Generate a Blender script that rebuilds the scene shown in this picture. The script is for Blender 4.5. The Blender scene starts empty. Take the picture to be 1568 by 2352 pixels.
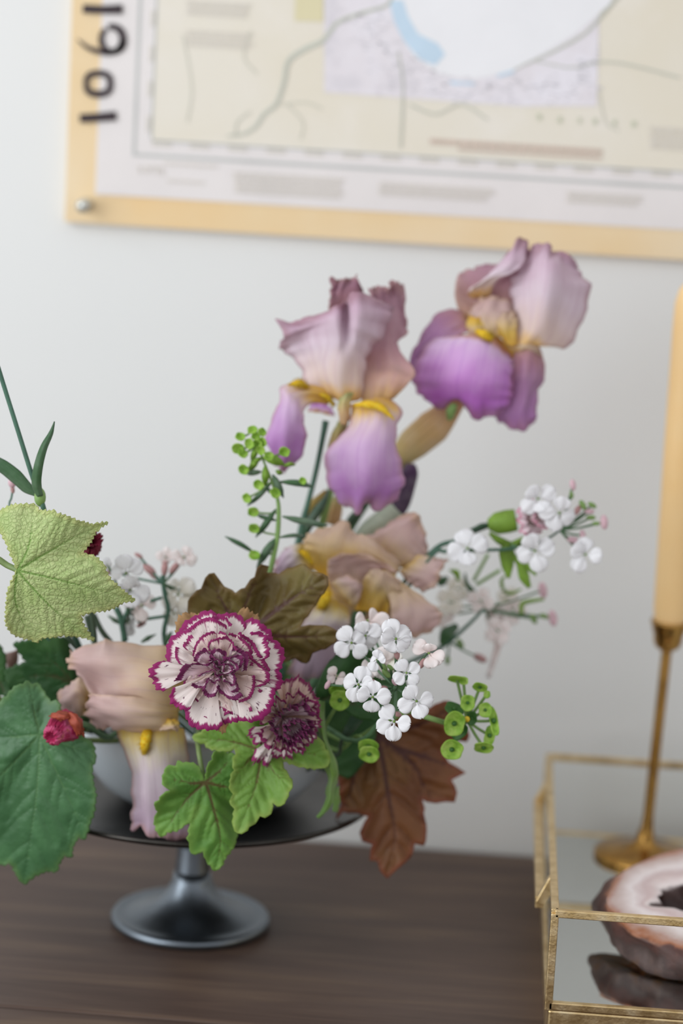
import bpy, math, random
import numpy as np
from mathutils import Vector, Matrix
from mathutils.geometry import delaunay_2d_cdt

# ------------------------------------------------------------------ camera, light, exposure
scn = bpy.context.scene
COL = scn.collection
F_PX = 5553.0
PSI, PIT, ROL = (math.radians(a) for a in (3.6, 10.9, 2.95))
CAM = np.array([0.0, -1.274, 0.43])
FW = np.array([-math.sin(PSI)*math.cos(PIT), math.cos(PSI)*math.cos(PIT), -math.sin(PIT)])
_R0 = np.array([math.cos(PSI), math.sin(PSI), 0.0]); _U0 = np.cross(_R0, FW)
RT = math.cos(ROL)*_R0 + math.sin(ROL)*_U0
UP = -math.sin(ROL)*_R0 + math.cos(ROL)*_U0

cd = bpy.data.cameras.new('camera'); cam = bpy.data.objects.new('camera', cd); COL.objects.link(cam)
cd.sensor_fit = 'VERTICAL'; cd.sensor_height = 36.0; cd.sensor_width = 24.0; cd.lens = 85.0
cd.clip_start = 0.05; cd.clip_end = 50
M = Matrix(((RT[0], UP[0], -FW[0], CAM[0]), (RT[1], UP[1], -FW[1], CAM[1]), (RT[2], UP[2], -FW[2], CAM[2]), (0, 0, 0, 1)))
cam.matrix_world = M
scn.camera = cam
cd.dof.use_dof = True; cd.dof.aperture_fstop = 4.0

w = bpy.data.worlds.new('room_light'); scn.world = w; w.use_nodes = True
w.node_tree.nodes['Background'].inputs[0].default_value = (0.90, 0.91, 0.93, 1)
w.node_tree.nodes['Background'].inputs[1].default_value = 0.80

def area(name, loc, target, sx, sy, power, col):
    d = bpy.data.lights.new(name, 'AREA'); d.shape = 'RECTANGLE'; d.size = sx; d.size_y = sy
    d.energy = power; d.color = col
    o = bpy.data.objects.new(name, d); COL.objects.link(o); o.location = loc
    o.rotation_euler = (Vector(target)-Vector(loc)).to_track_quat('-Z', 'Y').to_euler()
    return o
area('window_daylight', (-1.55, -1.35, 0.70), (0, -0.1, 0.20), 1.5, 1.9, 31, (0.92, 0.965, 1.0))
vs = scn.view_settings
vs.view_transform = 'Standard'; vs.look = 'None'; vs.gamma = 1; vs.use_curve_mapping = False; vs.exposure = 0.0

# ------------------------------------------------------------------ helpers
def at(px, py, Y):
    """world point(s) seen at photo pixel (px,py) in the vertical plane y = Y"""
    px = np.asarray(px, float); py = np.asarray(py, float); Y = np.asarray(Y, float)
    d = FW + RT*((px-784)/F_PX)[..., None] - UP*((py-1176)/F_PX)[..., None]
    t = (Y-CAM[1])/d[..., 1]
    return CAM + d*t[..., None]

def atz(px, py, z):
    d = FW + RT*((px-784)/F_PX) - UP*((py-1176)/F_PX)
    return CAM + d*((z-CAM[2])/d[2])

cd.dof.focus_distance = float((at(520, 1545, -0.278)-CAM) @ FW)

def lin(c):
    out = []
    for v in c[:3]:
        v = v/255.0
        out.append(v/12.92 if v <= 0.04045 else ((v+0.055)/1.055)**2.4)
    return (out[0], out[1], out[2], 1.0)

def mesh(name, V, Fc, mat, parent=None, smooth=True, uv=None, attrs=None, solid=0.0, sub=0):
    me = bpy.data.meshes.new(name)
    me.from_pydata([tuple(map(float, v)) for v in V], [], [tuple(map(int, f)) for f in Fc])
    if smooth:
        me.polygons.foreach_set('use_smooth', [True]*len(me.polygons))
    if uv is not None:
        l = me.uv_layers.new(name='UVMap')
        idx = np.zeros(len(me.loops), int); me.loops.foreach_get('vertex_index', idx)
        l.data.foreach_set('uv', np.asarray(uv, float)[idx].ravel())
    if attrs:
        for k, a in attrs.items():
            t = me.attributes.new(k, 'FLOAT', 'POINT'); t.data.foreach_set('value', np.asarray(a, float))
    me.materials.append(mat)
    o = bpy.data.objects.new(name, me); COL.objects.link(o)
    if parent is not None:
        o.parent = parent; o.matrix_parent_inverse = INV.get(parent.name, Matrix())
    if solid:
        m = o.modifiers.new('thickness', 'SOLIDIFY'); m.thickness = solid; m.offset = 0
    if sub:
        m = o.modifiers.new('sub', 'SUBSURF'); m.levels = sub; m.render_levels = sub
    me.update()
    return o

INV = {}
def thing(name, label, cat, loc, group=None):
    o = bpy.data.objects.new(name, None); COL.objects.link(o)
    o.empty_display_size = 0.01
    o.location = Vector([float(c) for c in loc]); o['label'] = label; o['category'] = cat
    if group: o['group'] = group
    INV[o.name] = Matrix.Translation(-o.location)
    return o

def tag(o, label, cat, group=None, kind=None):
    if label: o['label'] = label
    if cat: o['category'] = cat
    if group: o['group'] = group
    if kind: o['kind'] = kind
    return o

def CR(P, n):
    P = np.asarray(P, float)
    k = len(P)
    if k == 1: return np.repeat(P, n, 0)
    if k == 2:
        t = np.linspace(0, 1, n)[:, None]; return P[0]*(1-t)+P[1]*t
    Q = np.vstack([2*P[0]-P[1], P, 2*P[-1]-P[-2]])
    t = np.linspace(0, k-1, n); i = np.minimum(t.astype(int), k-2); f = (t-i)[:, None]
    a, b, c, d = Q[i], Q[i+1], Q[i+2], Q[i+3]
    return 0.5*((2*b)+(-a+c)*f+(2*a-5*b+4*c-d)*f*f+(-a+3*b-3*c+d)*f**3)

def gridfaces(nv, nu, wrap=False):
    f = []
    for j in range(nv-1):
        for i in range(nu if wrap else nu-1):
            i2 = (i+1) % nu
            f.append((j*nu+i, j*nu+i2, (j+1)*nu+i2, (j+1)*nu+i))
    return f

def patch(name, rows, Y0, mat, parent, org=(0, 0), sc=1.0, nu=26, nv=30, ruf=0.6, fr=5.0, seed=0, wob=0.5, solid=0.00035):
    """petal: control rows (base -> tip), each a list of (x, y[, depth cm])"""
    rng = random.Random(seed)
    def full(r): return np.array([(p[0], p[1], p[2] if len(p) > 2 else 0.0) for p in r], float)
    G = np.array([CR(full(r), nu) for r in rows])
    G = np.stack([CR(G[:, j], nv) for j in range(nu)], 1)
    W = at(org[0]+G[..., 0]/sc, org[1]+G[..., 1]/sc, Y0+G[..., 2]/100.0)
    du = np.gradient(W, axis=1); dv = np.gradient(W, axis=0)
    n = np.cross(du, dv); n /= (np.linalg.norm(n, axis=2, keepdims=True)+1e-12)
    u = np.linspace(0, 1, nu)[None, :]; v = np.linspace(0, 1, nv)[:, None]
    ph = [rng.uniform(0, 6.28) for _ in range(8)]
    s = 2*u-1
    side = np.abs(s)**3*np.clip(v*1.6, 0, 1); tip = v**5
    d = side*np.sin(fr*1.7*v*6.28+ph[0]+np.sign(s)*ph[1])+tip*np.sin(fr*u*6.28+ph[2])
    d = d+0.35*side*np.sin(fr*4.1*v*6.28+ph[3])+0.35*tip*np.sin(fr*2.7*u*6.28+ph[4])
    d = d*ruf*0.001
    d = d+wob*0.001*(np.sin(5*u*3.14+ph[5]+2*v)*np.sin(3*v*3.14+ph[6]))
    W = W+n*d[..., None]
    # a slightly nicked rim
    jit = 0.0003*ruf*(np.sin(fr*9*u*6.28+ph[7])+np.sin(fr*5.3*u*6.28+ph[3]))*(v**10)
    W = W+dv/(np.linalg.norm(dv, axis=2, keepdims=True)+1e-12)*jit[..., None]
    U_, V_ = np.broadcast_arrays(u, v)
    return mesh(name, W.reshape(-1, 3), gridfaces(nv, nu), mat, parent, uv=np.stack([U_.ravel(), V_.ravel()], 1), solid=solid)

def tube_pts(W, rad, nseg=10):
    W = np.asarray(W, float); n = len(W)
    rad = np.broadcast_to(np.asarray(rad, float), (n,)) if np.ndim(rad) < 1 or len(np.atleast_1d(rad)) == n else np.interp(np.linspace(0, 1, n), np.linspace(0, 1, len(rad)), rad)
    T = np.gradient(W, axis=0); T /= np.linalg.norm(T, axis=1, keepdims=True)+1e-12
    ref = np.array([0.31, -0.9, 0.2]); V = []
    for i in range(n):
        a = np.cross(T[i], ref); a /= np.linalg.norm(a)+1e-12; b = np.cross(T[i], a)
        for k in range(nseg):
            t = 2*math.pi*k/nseg; V.append(W[i]+rad[i]*(a*math.cos(t)+b*math.sin(t)))
    Fc = gridfaces(n, nseg, True)
    Fc.append(tuple(range(nseg-1, -1, -1))); Fc.append(tuple(range((n-1)*nseg, n*nseg)))
    uv = [(k/nseg, i/(n-1)) for i in range(n) for k in range(nseg)]
    return V, Fc, uv

def tube(name, pts, rad, mat, parent, org=(0, 0), sc=1.0, Y0=0.0, n=24, nseg=10):
    """stem through photo points (x, y[, depth cm]); rad in mm, one value or a list along it"""
    P = np.array([(p[0], p[1], p[2] if len(p) > 2 else 0.0) for p in pts], float)
    W = at(org[0]+P[:, 0]/sc, org[1]+P[:, 1]/sc, Y0+P[:, 2]/100.0)
    if name in ('stem', 'petiole') and abs(W[-1][2]-0.072) < 0.002:
        d = W[-2]-np.array([-0.1315, -0.1435, 0]); d[2] = 0; d *= 0.042/max(np.linalg.norm(d), 0.042)      # over the bowl rim, then down into it
        W = np.vstack([W[:-1], [[-0.1315+d[0], -0.1435+d[1], 0.126]], W[-1:]])
    W = CR(W, n)
    r = np.interp(np.linspace(0, 1, n), np.linspace(0, 1, len(np.atleast_1d(rad))), np.atleast_1d(rad))*0.001*(0.66 if name in ('stem', 'side_stem', 'petiole') else 1.0)
    V, Fc, uv = tube_pts(W, r, nseg)
    return mesh(name, V, Fc, mat, parent, uv=uv)

def blob(name, c, axes, mat, parent, nr=12, ns=16, bump=0.0, seed=0, pw=1.0):
    """bumpy ellipsoid: centre, three axis vectors"""
    rng = np.random.default_rng(seed); V = []; c = np.asarray(c, float)
    A = [np.asarray(a, float) for a in axes]
    ph = rng.uniform(0, 6.28, 6)
    for j in range(nr+1):
        th = math.pi*j/nr
        for k in range(ns):
            fi = 2*math.pi*k/ns
            r = 1+bump*(math.sin(5*fi+ph[0]+3*th)*math.sin(6*th+ph[1])+0.6*math.sin(9*fi+ph[2]-5*th))
            V.append(c+r*(A[0]*math.sin(th)*math.cos(fi)+A[1]*math.sin(th)*math.sin(fi)+A[2]*math.cos(th)))
    uv = [(k/ns, j/nr) for j in range(nr+1) for k in range(ns)]
    return mesh(name, V, gridfaces(nr+1, ns, True), mat, parent, uv=uv)

def lathe(name, prof, c, mat, parent, axis=(0, 0, 1), n=72, cap=True):
    """prof: list of (radius, height) along axis from c"""
    ax = np.asarray(axis, float); ax = ax/np.linalg.norm(ax)
    a = np.cross(ax, (0.0, 1.0, 0.0)); a /= np.linalg.norm(a); b = np.cross(ax, a); c = np.asarray(c, float)
    V = []
    for r, h in prof:
        for k in range(n):
            t = 2*math.pi*k/n; V.append(c+ax*h+r*(a*math.cos(t)+b*math.sin(t)))
    Fc = gridfaces(len(prof), n, True)
    if cap:
        if prof[0][0] > 1e-5: Fc.append(tuple(range(n-1, -1, -1)))
        if prof[-1][0] > 1e-5: Fc.append(tuple(range((len(prof)-1)*n, len(prof)*n)))
    o = mesh(name, V, Fc, mat, parent)
    return o

def box(name, lo, hi, mat, parent=None, bev=0.0):
    x0, y0, z0 = lo; x1, y1, z1 = hi
    V = [(x, y, z) for z in (z0, z1) for y in (y0, y1) for x in (x0, x1)]
    Fc = [(0, 2, 3, 1), (4, 5, 7, 6), (0, 1, 5, 4), (2, 6, 7, 3), (0, 4, 6, 2), (1, 3, 7, 5)]
    o = mesh(name, V, Fc, mat, parent, smooth=False)
    if bev:
        m = o.modifiers.new('bevel', 'BEVEL'); m.width = bev; m.segments = 2
    return o

def bar(name, A, B, wx, wz, mat, parent, bev=0.0004):
    """square section bar between world points A and B"""
    A = np.asarray(A, float); B = np.asarray(B, float); t = B-A; t /= np.linalg.norm(t)
    ref = np.array([0, 0, 1.0]) if abs(t[2]) < 0.9 else np.array([0, 1.0, 0])
    a = np.cross(t, ref); a /= np.linalg.norm(a); b = np.cross(a, t)
    V = []
    n = 9; rng = random.Random(hash(name) % 1000)
    for i in range(n):
        p = A+(B-A)*i/(n-1)
        for sx, sz in ((-1, -1), (1, -1), (1, 1), (-1, 1)):
            V.append(p+a*sx*wx/2+b*sz*wz/2)
    Fc = gridfaces(n, 4, True)+[(3, 2, 1, 0), tuple((n-1)*4+k for k in range(4))]
    o = mesh(name, V, Fc, mat, parent, smooth=False)
    if bev:
        m = o.modifiers.new('bevel', 'BEVEL'); m.width = bev; m.segments = 2; m.limit_method = 'ANGLE'
    return o

# ------------------------------------------------------------------ materials
class NT:
    def __init__(s, name):
        s.m = bpy.data.materials.new(name); s.m.use_nodes = True
        s.t = s.m.node_tree; s.t.nodes.clear()
    def n(s, typ, **kw):
        x = s.t.nodes.new(typ)
        for k, v in kw.items(): setattr(x, k, v)
        return x
    def put(s, sock, v):
        if hasattr(v, 'is_linked'): s.t.links.new(v, sock)
        else: sock.default_value = v
    def math(s, op, a, b=0.0, clamp=False):
        x = s.n('ShaderNodeMath', operation=op, use_clamp=clamp); s.put(x.inputs[0], a); s.put(x.inputs[1], b); return x.outputs[0]
    def mix(s, f, a, b, blend='MIX'):
        x = s.n('ShaderNodeMix', data_type='RGBA', blend_type=blend); s.put(x.inputs[0], f); s.put(x.inputs[6], a); s.put(x.inputs[7], b); return x.outputs[2]
    def ramp(s, f, stops, interp='LINEAR'):
        x = s.n('ShaderNodeValToRGB'); r = x.color_ramp; r.interpolation = interp
        while len(r.elements) < len(stops): r.elements.new(0.5)
        for e, (p, c) in zip(r.elements, stops): e.position = p; e.color = c
        s.put(x.inputs[0], f); return x.outputs[0]
    def sm(s, f, a, b):
        x = s.n('ShaderNodeMapRange', interpolation_type='SMOOTHSTEP'); s.put(x.inputs[0], f); x.inputs[1].default_value = a; x.inputs[2].default_value = b; return x.outputs[0]
    def noise(s, vec, scale, detail=3.0, rough=0.55, dist=0.0):
        x = s.n('ShaderNodeTexNoise'); s.put(x.inputs['Vector'], vec); x.inputs['Scale'].default_value = scale
        x.inputs['Detail'].default_value = detail; x.inputs['Roughness'].default_value = rough; x.inputs['Distortion'].default_value = dist
        return x.outputs[0]
    def vec(s, x, y, z=0.0):
        c = s.n('ShaderNodeCombineXYZ'); s.put(c.inputs[0], x); s.put(c.inputs[1], y); s.put(c.inputs[2], z); return c.outputs[0]
    def uv(s):
        u = s.n('ShaderNodeUVMap', uv_map='UVMap'); p = s.n('ShaderNodeSeparateXYZ'); s.t.links.new(u.outputs[0], p.inputs[0]); return p.outputs[0], p.outputs[1]
    def obj(s): return s.n('ShaderNodeTexCoord').outputs['Object']
    def attr(s, k): return s.n('ShaderNodeAttribute', attribute_name=k).outputs['Fac']
    def bump(s, h, strength=0.3, dist=0.001):
        b = s.n('ShaderNodeBump'); b.inputs['Strength'].default_value = strength; b.inputs['Distance'].default_value = dist; s.put(b.inputs['Height'], h); return b.outputs[0]
    def out(s, color, rough=0.5, metal=0.0, transl=0.0, normal=None, spec=0.5, trcol=None, sheen=0.0, coat=0.0):
        p = s.n('ShaderNodeBsdfPrincipled'); s.put(p.inputs['Base Color'], color); s.put(p.inputs['Roughness'], rough)
        p.inputs['Metallic'].default_value = metal; p.inputs['Specular IOR Level'].default_value = spec
        if coat: p.inputs['Coat Weight'].default_value = coat
        if sheen: p.inputs['Sheen Weight'].default_value = sheen
        if normal is not None: s.put(p.inputs['Normal'], normal)
        sh = p.outputs[0]
        if transl:
            t = s.n('ShaderNodeBsdfTranslucent'); s.put(t.inputs[0], trcol if trcol is not None else color)
            mx = s.n('ShaderNodeMixShader'); mx.inputs[0].default_value = transl
            s.t.links.new(sh, mx.inputs[1]); s.t.links.new(t.outputs[0], mx.inputs[2]); sh = mx.outputs[0]
        o = s.n('ShaderNodeOutputMaterial'); s.t.links.new(sh, o.inputs[0])
        return s.m

def plain(name, c, rough=0.6, metal=0.0, var=0.12, scale=60, transl=0.0, spec=0.4):
    k = NT(name); nz = k.noise(k.obj(), scale, 4)
    c0 = lin(c); dark = tuple(v*(1-var) for v in c0[:3])+(1,); lite = tuple(min(1, v*(1+var)) for v in c0[:3])+(1,)
    return k.out(k.ramp(nz, [(0.3, dark), (0.7, lite)]), rough, metal, transl, spec=spec)

def petalmat(name, ramp, edge=None, vein=None, transl=0.32, rough=0.55, mott=0.10, mscale=6.0):
    k = NT(name); u, v = k.uv(); o = k.obj()
    nz = k.noise(k.vec(k.math('MULTIPLY', u, 3.0), k.math('MULTIPLY', v, 2.0)), 2.2, 3)
    vv = k.math('ADD', v, k.math('MULTIPLY', k.math('SUBTRACT', nz, 0.5), 0.22))
    col = k.ramp(vv, [(p, lin(c)) for p, c in ramp])
    if vein:
        vc, sc, amt = vein
        st = k.noise(k.vec(k.math('MULTIPLY', u, sc), k.math('MULTIPLY', v, 1.3)), 1.0, 2)
        col = k.mix(k.math('MULTIPLY', k.sm(st, 0.48, 0.7), amt), col, lin(vc))
    if edge:
        ec, st, amt = edge
        sd = k.math('ABSOLUTE', k.math('SUBTRACT', k.math('MULTIPLY', u, 2.0), 1.0))
        e = k.math('MAXIMUM', sd, v)
        e = k.math('ADD', e, k.math('MULTIPLY', k.math('SUBTRACT', nz, 0.5), 0.3))
        col = k.mix(k.math('MULTIPLY', k.sm(e, st, 1.02), amt), col, lin(ec))
    m2 = k.noise(o, 90.0, 3)
    col = k.mix(k.math('MULTIPLY', k.sm(m2, 0.35, 0.75), mott), col, (1, 0.97, 0.98, 1))
    st2 = k.noise(k.vec(k.math('MULTIPLY', u, 46.0), k.math('MULTIPLY', v, 2.0)), 1.0, 2)
    return k.out(col, rough, 0, transl, normal=k.bump(st2, 0.25, 0.0006), spec=0.3, sheen=0.15)

def leafmat(name, base, alt, vein, edge=None, transl=0.25, rough=0.5, crinkle=0.0, cscale=900.0, vamt=0.85, eamt=0.6, spec=0.35, mott=None):
    k = NT(name); o = k.obj()
    n1 = k.noise(o, 55.0, 4); n2 = k.noise(o, 420.0, 3)
    f = k.math('ADD', k.math('MULTIPLY', k.sm(n1, 0.32, 0.68), 0.75), k.math('MULTIPLY', k.math('SUBTRACT', n2, 0.5), 0.35), True)
    col = k.mix(f, lin(base), lin(alt))
    if mott: col = k.mix(k.math('MULTIPLY', k.sm(k.noise(o, 28.0, 4), 0.5, 0.66), mott[1]), col, lin(mott[0]))
    if edge: col = k.mix(k.math('MULTIPLY', k.attr('edge'), eamt), col, lin(edge))
    va = k.attr('vein')
    col = k.mix(k.math('MULTIPLY', k.sm(va, 0.25, 0.9), vamt), col, lin(vein))
    h = k.math('MULTIPLY', va, -0.5)
    if crinkle:
        vo = k.n('ShaderNodeTexVoronoi', feature='DISTANCE_TO_EDGE'); vo.inputs['Scale'].default_value = cscale
        wob = k.n('ShaderNodeVectorMath', operation='ADD')
        nn = k.n('ShaderNodeTexNoise'); nn.inputs['Scale'].default_value = 300; k.put(nn.inputs['Vector'], o)
        sc = k.n('ShaderNodeVectorMath', operation='SCALE'); k.put(sc.inputs[0], nn.outputs[1]); sc.inputs['Scale'].default_value = 0.0022
        k.put(wob.inputs[0], o); k.put(wob.inputs[1], sc.outputs[0]); k.put(vo.inputs['Vector'], wob.outputs[0])
        cell = k.sm(vo.outputs[0], 0.0, 0.22)
        h = k.math('ADD', h, k.math('MULTIPLY', cell, crinkle))
        col = k.mix(k.math('MULTIPLY', k.math('SUBTRACT', 1.0, cell), 0.28), col, lin(vein))
    else:
        h = k.math('ADD', h, k.math('MULTIPLY', n2, 0.5))
    return k.out(col, rough, 0, transl, normal=k.bump(h, 0.55, 0.0011), spec=spec)

# ---- leaf blades
def inside(poly, pts):
    x, y = pts[:, 0], pts[:, 1]; r = np.zeros(len(pts), bool); n = len(poly)
    for i in range(n):
        x0, y0 = poly[i]; x1, y1 = poly[(i+1) % n]
        c = ((y0 > y) != (y1 > y)) & (x < (x1-x0)*(y-y0)/((y1-y0) if y1 != y0 else 1e-9)+x0)
        r ^= c
    return r

def segdist(pts, a, b):
    a = np.asarray(a, float); b = np.asarray(b, float); d = b-a; L = d@d+1e-9
    t = np.clip(((pts-a)@d)/L, 0, 1)
    return np.hypot(*(pts-(a+t[:, None]*d)).T), t

def leaf(name, outline, veins, Y0, mat, parent, org=(0, 0), sc=1.0, teeth=(14, 4), lean=(0, 0), cup=0.0, wave=0.15,
         puff=0.06, vw=5.0, grid=6.0, seed=0, sub=True, c0=None, depth=None, branch=5, thick=0.0004):
    """leaf blade from a photo outline; veins = list of polylines from the petiole; depths in cm"""
    rng = np.random.default_rng(seed)
    O = np.array(outline, float)/sc+np.array(org, float)
    # teeth along the outline
    poly = []
    area2 = np.sum(O[:, 0]*np.roll(O[:, 1], -1)-np.roll(O[:, 0], -1)*O[:, 1]); sgn = 1 if area2 > 0 else -1
    n = len(O)
    for i in range(n):
        a, b = O[i], O[(i+1) % n]; L = np.linalg.norm(b-a); k = max(1, int(round(L/teeth[0])))
        nr = sgn*np.array([(b-a)[1], -(b-a)[0]])/max(L, 1e-6)
        for j in range(k):
            p = a+(b-a)*j/k; poly.append(p)
            if L > teeth[0]*0.8 and teeth[1] > 0:
                q = a+(b-a)*(j+0.68)/k
                poly.append(q+nr*teeth[1]*rng.uniform(0.6, 1.25))
    poly = np.array(poly)
    V2 = [np.array(v, float)/sc+np.array(org, float) for v in veins]
    V2 = [CR(v, 10) if len(v) > 2 else CR(v, 6) for v in V2]
    c = V2[0][0] if c0 is None else np.array(c0, float)
    segs = []
    for v in V2:
        m = len(v)-1; tot = np.linalg.norm(v[-1]-v[0])
        for i in range(m): segs.append((v[i], v[i+1], vw*(1-0.75*i/m), vw*(1-0.75*(i+1)/m)))
        if sub:
            for q in range(1, branch+1):
                t = q/(branch+1.0); p = v[int(t*m)]; d = v[min(m, int(t*m)+1)]-v[max(0, int(t*m)-1)]; d /= np.linalg.norm(d)+1e-9
                for s in (-1, 1):
                    an = s*math.radians(rng.uniform(38, 50)); dd = np.array([d[0]*math.cos(an)-d[1]*math.sin(an), d[0]*math.sin(an)+d[1]*math.cos(an)])
                    Lb = tot*rng.uniform(0.26, 0.4)*(1-0.45*t); pm = p+dd*Lb*0.5; pe = p+dd*Lb+d*Lb*0.18
                    segs.append((p, pm, vw*0.42, vw*0.34)); segs.append((pm, pe, vw*0.34, vw*0.15))
    lo = poly.min(0); hi = poly.max(0); g = grid
    xs, ys = np.meshgrid(np.arange(lo[0], hi[0], g), np.arange(lo[1], hi[1], g*0.87))
    xs[1::2] += g/2
    pts = np.stack([xs.ravel(), ys.ravel()], 1)
    pts = pts[inside(poly, pts)]
    de = np.full(len(pts), 1e9)
    for i in range(len(poly)): de = np.minimum(de, segdist(pts, poly[i], poly[(i+1) % len(poly)])[0])
    pts = pts[de > g*0.45]
    al = np.vstack([poly, pts])
    ed = [(i, (i+1) % len(poly)) for i in range(len(poly))]
    r = delaunay_2d_cdt([Vector((float(p[0]), float(p[1]))) for p in al], ed, [], 1, 1e-4)
    P = np.array([(v[0], v[1]) for v in r[0]]); tri = r[2]
    de = np.full(len(P), 1e9)
    for i in range(len(poly)): de = np.minimum(de, segdist(P, poly[i], poly[(i+1) % len(poly)])[0])
    vn = np.zeros(len(P)); dn = np.full(len(P), 1e9)
    for a, b, w0, w1 in segs:
        d, t = segdist(P, a, b); wd = w0+(w1-w0)*t
        strength = np.clip(wd/vw*1.25+0.15, 0, 1)
        vn = np.maximum(vn, strength*np.exp(-(d/np.maximum(wd, 0.8))**2)); dn = np.minimum(dn, d)
    ex = np.exp(-(de/9.0)**2)
    X = (P[:, 0]-c[0])/100.0; Z = (P[:, 1]-c[1])/100.0; R2 = X*X+Z*Z
    ph = rng.uniform(0, 6.28, 6)
    dep = lean[0]*X+lean[1]*Z+cup*R2
    dep += wave*np.sqrt(R2)*(np.sin(4.0*np.arctan2(Z, X)+ph[0])+0.6*np.sin(7*np.arctan2(Z, X)+ph[1]))
    dep += 0.25*wave*np.exp(-(de/18.0)**2)*np.sin(P[:, 0]/13.0+ph[2])*np.sin(P[:, 1]/12.0+ph[3])
    dep -= puff*np.clip(dn/14.0, 0, 1)
    if depth is not None: dep += depth(P)
    W = at(P[:, 0], P[:, 1], Y0+dep/100.0)
    return mesh(name, W, tri, mat, parent, attrs={'vein': vn, 'edge': ex}, solid=thick)

# ------------------------------------------------------------------ the setting: wall and sideboard
k = NT('painted_wall'); nz = k.noise(k.obj(), 3.0, 4); fine = k.noise(k.obj(), 260.0, 3)
MWALL = k.out(k.ramp(nz, [(0.3, lin((226, 226, 224))), (0.7, lin((231, 231, 229)))]), 0.85, normal=k.bump(fine, 0.08, 0.0005), spec=0.2)
o = box('wall_back', (-2.6, 0.0, -0.9), (2.6, 0.1, 1.9), MWALL); o['kind'] = 'structure'
k = NT('floor_boards'); MFLOOR = k.out(k.ramp(k.noise(k.obj(), 9.0, 4), [(0.3, lin((122, 100, 82))), (0.7, lin((140, 116, 96)))]), 0.5)
o = box('floor', (-2.6, -2.6, -0.98), (2.6, 0.1, -0.9), MFLOOR); o['kind'] = 'structure'

def woodmat(name, a, b, c, sc=1.0):
    k = NT(name); co = k.obj(); mp = k.n('ShaderNodeMapping'); mp.inputs['Scale'].default_value = (1.6*sc, 16*sc, 16*sc); k.put(mp.inputs[0], co)
    n1 = k.noise(mp.outputs[0], 3.2, 5, 0.6, 0.8); 
    mp2 = k.n('ShaderNodeMapping'); mp2.inputs['Scale'].default_value = (3*sc, 130*sc, 130*sc); k.put(mp2.inputs[0], co)
    n2 = k.noise(mp2.outputs[0], 3.0, 4)
    col = k.ramp(n1, [(0.28, lin(a)), (0.5, lin(b)), (0.74, lin(c))])
    col = k.mix(k.math('MULTIPLY', k.sm(n2, 0.5, 0.75), 0.35), col, lin(a))
    return k.out(col, k.math('ADD', 0.42, k.math('MULTIPLY', n2, 0.15)), normal=k.bump(n2, 0.12, 0.0006), spec=0.35)
MWOOD = woodmat('dark_stained_walnut', (70, 54, 47), (88, 70, 61), (116, 95, 78))
sb = thing('wooden_sideboard', 'dark walnut sideboard top standing against the white wall', 'sideboard', (0, -0.225, -0.9))
box('top_board', (-0.95, -0.2625, -0.026), (0.95, -0.004, 0.0), MWOOD, sb, 0.0012)
box('top_board', (-0.95, -0.446, -0.026), (0.95, -0.2637, -0.0004), MWOOD, sb, 0.0012)
box('body', (-0.93, -0.43, -0.80), (0.93, -0.006, -0.0275), MWOOD, sb, 0.002)
for i, (zx0, zx1) in enumerate(((-0.91, -0.31), (-0.30, 0.30), (0.31, 0.91))):
    for j, (z0, z1) in enumerate(((-0.28, -0.045), (-0.53, -0.295), (-0.785, -0.545))):
        d = box('drawer_front', (zx0, -0.438, z0), (zx1, -0.4302, z1), MWOOD, sb, 0.0015)
        lathe('knob', [(0.004, 0), (0.005, 0.012), (0.011, 0.018), (0.012, 0.024), (0.008, 0.029), (0.0, 0.03)], ((zx0+zx1)/2, -0.438, (z0+z1)/2), MWOOD, d, axis=(0, -1, 0.0001), n=20)
for x in (-0.86, 0.86):
    for y in (-0.38, -0.06):
        box('leg', (x-0.025, y-0.025, -0.9), (x+0.025, y+0.025, -0.8), MWOOD, sb, 0.002)

# ------------------------------------------------------------------ wall map
MT = {n: plain('print_'+n, c, 0.8, 0, v, 25) for n, c, v in (
    ('tan', (236, 210, 160), 0.07), ('paper', (229, 223, 221), 0.03), ('yellow', (231, 224, 203), 0.045), ('lilac', (226, 221, 226), 0.05),
    ('white', (236, 235, 237), 0.03), ('line', (192, 193, 190), 0.05), ('river', (194, 196, 184), 0.08), ('ink', (62, 52, 56), 0.1),
    ('text', (216, 210, 201), 0.03), ('brown', (206, 186, 172), 0.06), ('blue', (198, 218, 234), 0.08), ('olive', (220, 211, 174), 0.04),
    ('grey', (206, 203, 207), 0.06), ('orange', (232, 195, 140), 0.08), ('green', (190, 196, 172), 0.05))}
k = NT('kraft_board'); ob = k.obj(); n1 = k.noise(ob, 7.0, 4); 
MKRAFT = k.out(k.ramp(n1, [(0.3, lin((234, 198, 144))), (0.5, lin((234, 207, 164))), (0.72, lin((238, 219, 188)))]), 0.7, spec=0.3)
k = NT('map_ground'); ob = k.obj(); n1 = k.noise(ob, 9.0, 4); n2 = k.noise(ob, 40, 4)
c = k.ramp(n1, [(0.3, lin((226, 217, 198))), (0.7, lin((230, 224, 212)))]); c = k.mix(k.math('MULTIPLY', k.sm(n2, 0.5, 0.8), 0.35), c, lin((238, 232, 226)))
MGROUND = k.out(c, 0.8, spec=0.25)
k = NT('map_city'); ob = k.obj(); n1 = k.noise(ob, 35.0, 5, 0.7); n2 = k.noise(ob, 130.0, 4, 0.7)
c = k.ramp(n1, [(0.35, lin((232, 228, 234))), (0.55, lin((228, 222, 226))), (0.7, lin((214, 209, 214)))]); c = k.mix(k.math('MULTIPLY', k.sm(n2, 0.55, 0.75), 0.35), c, lin((200, 190, 196)))
MCITY = k.out(c, 0.8, spec=0.25)

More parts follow.
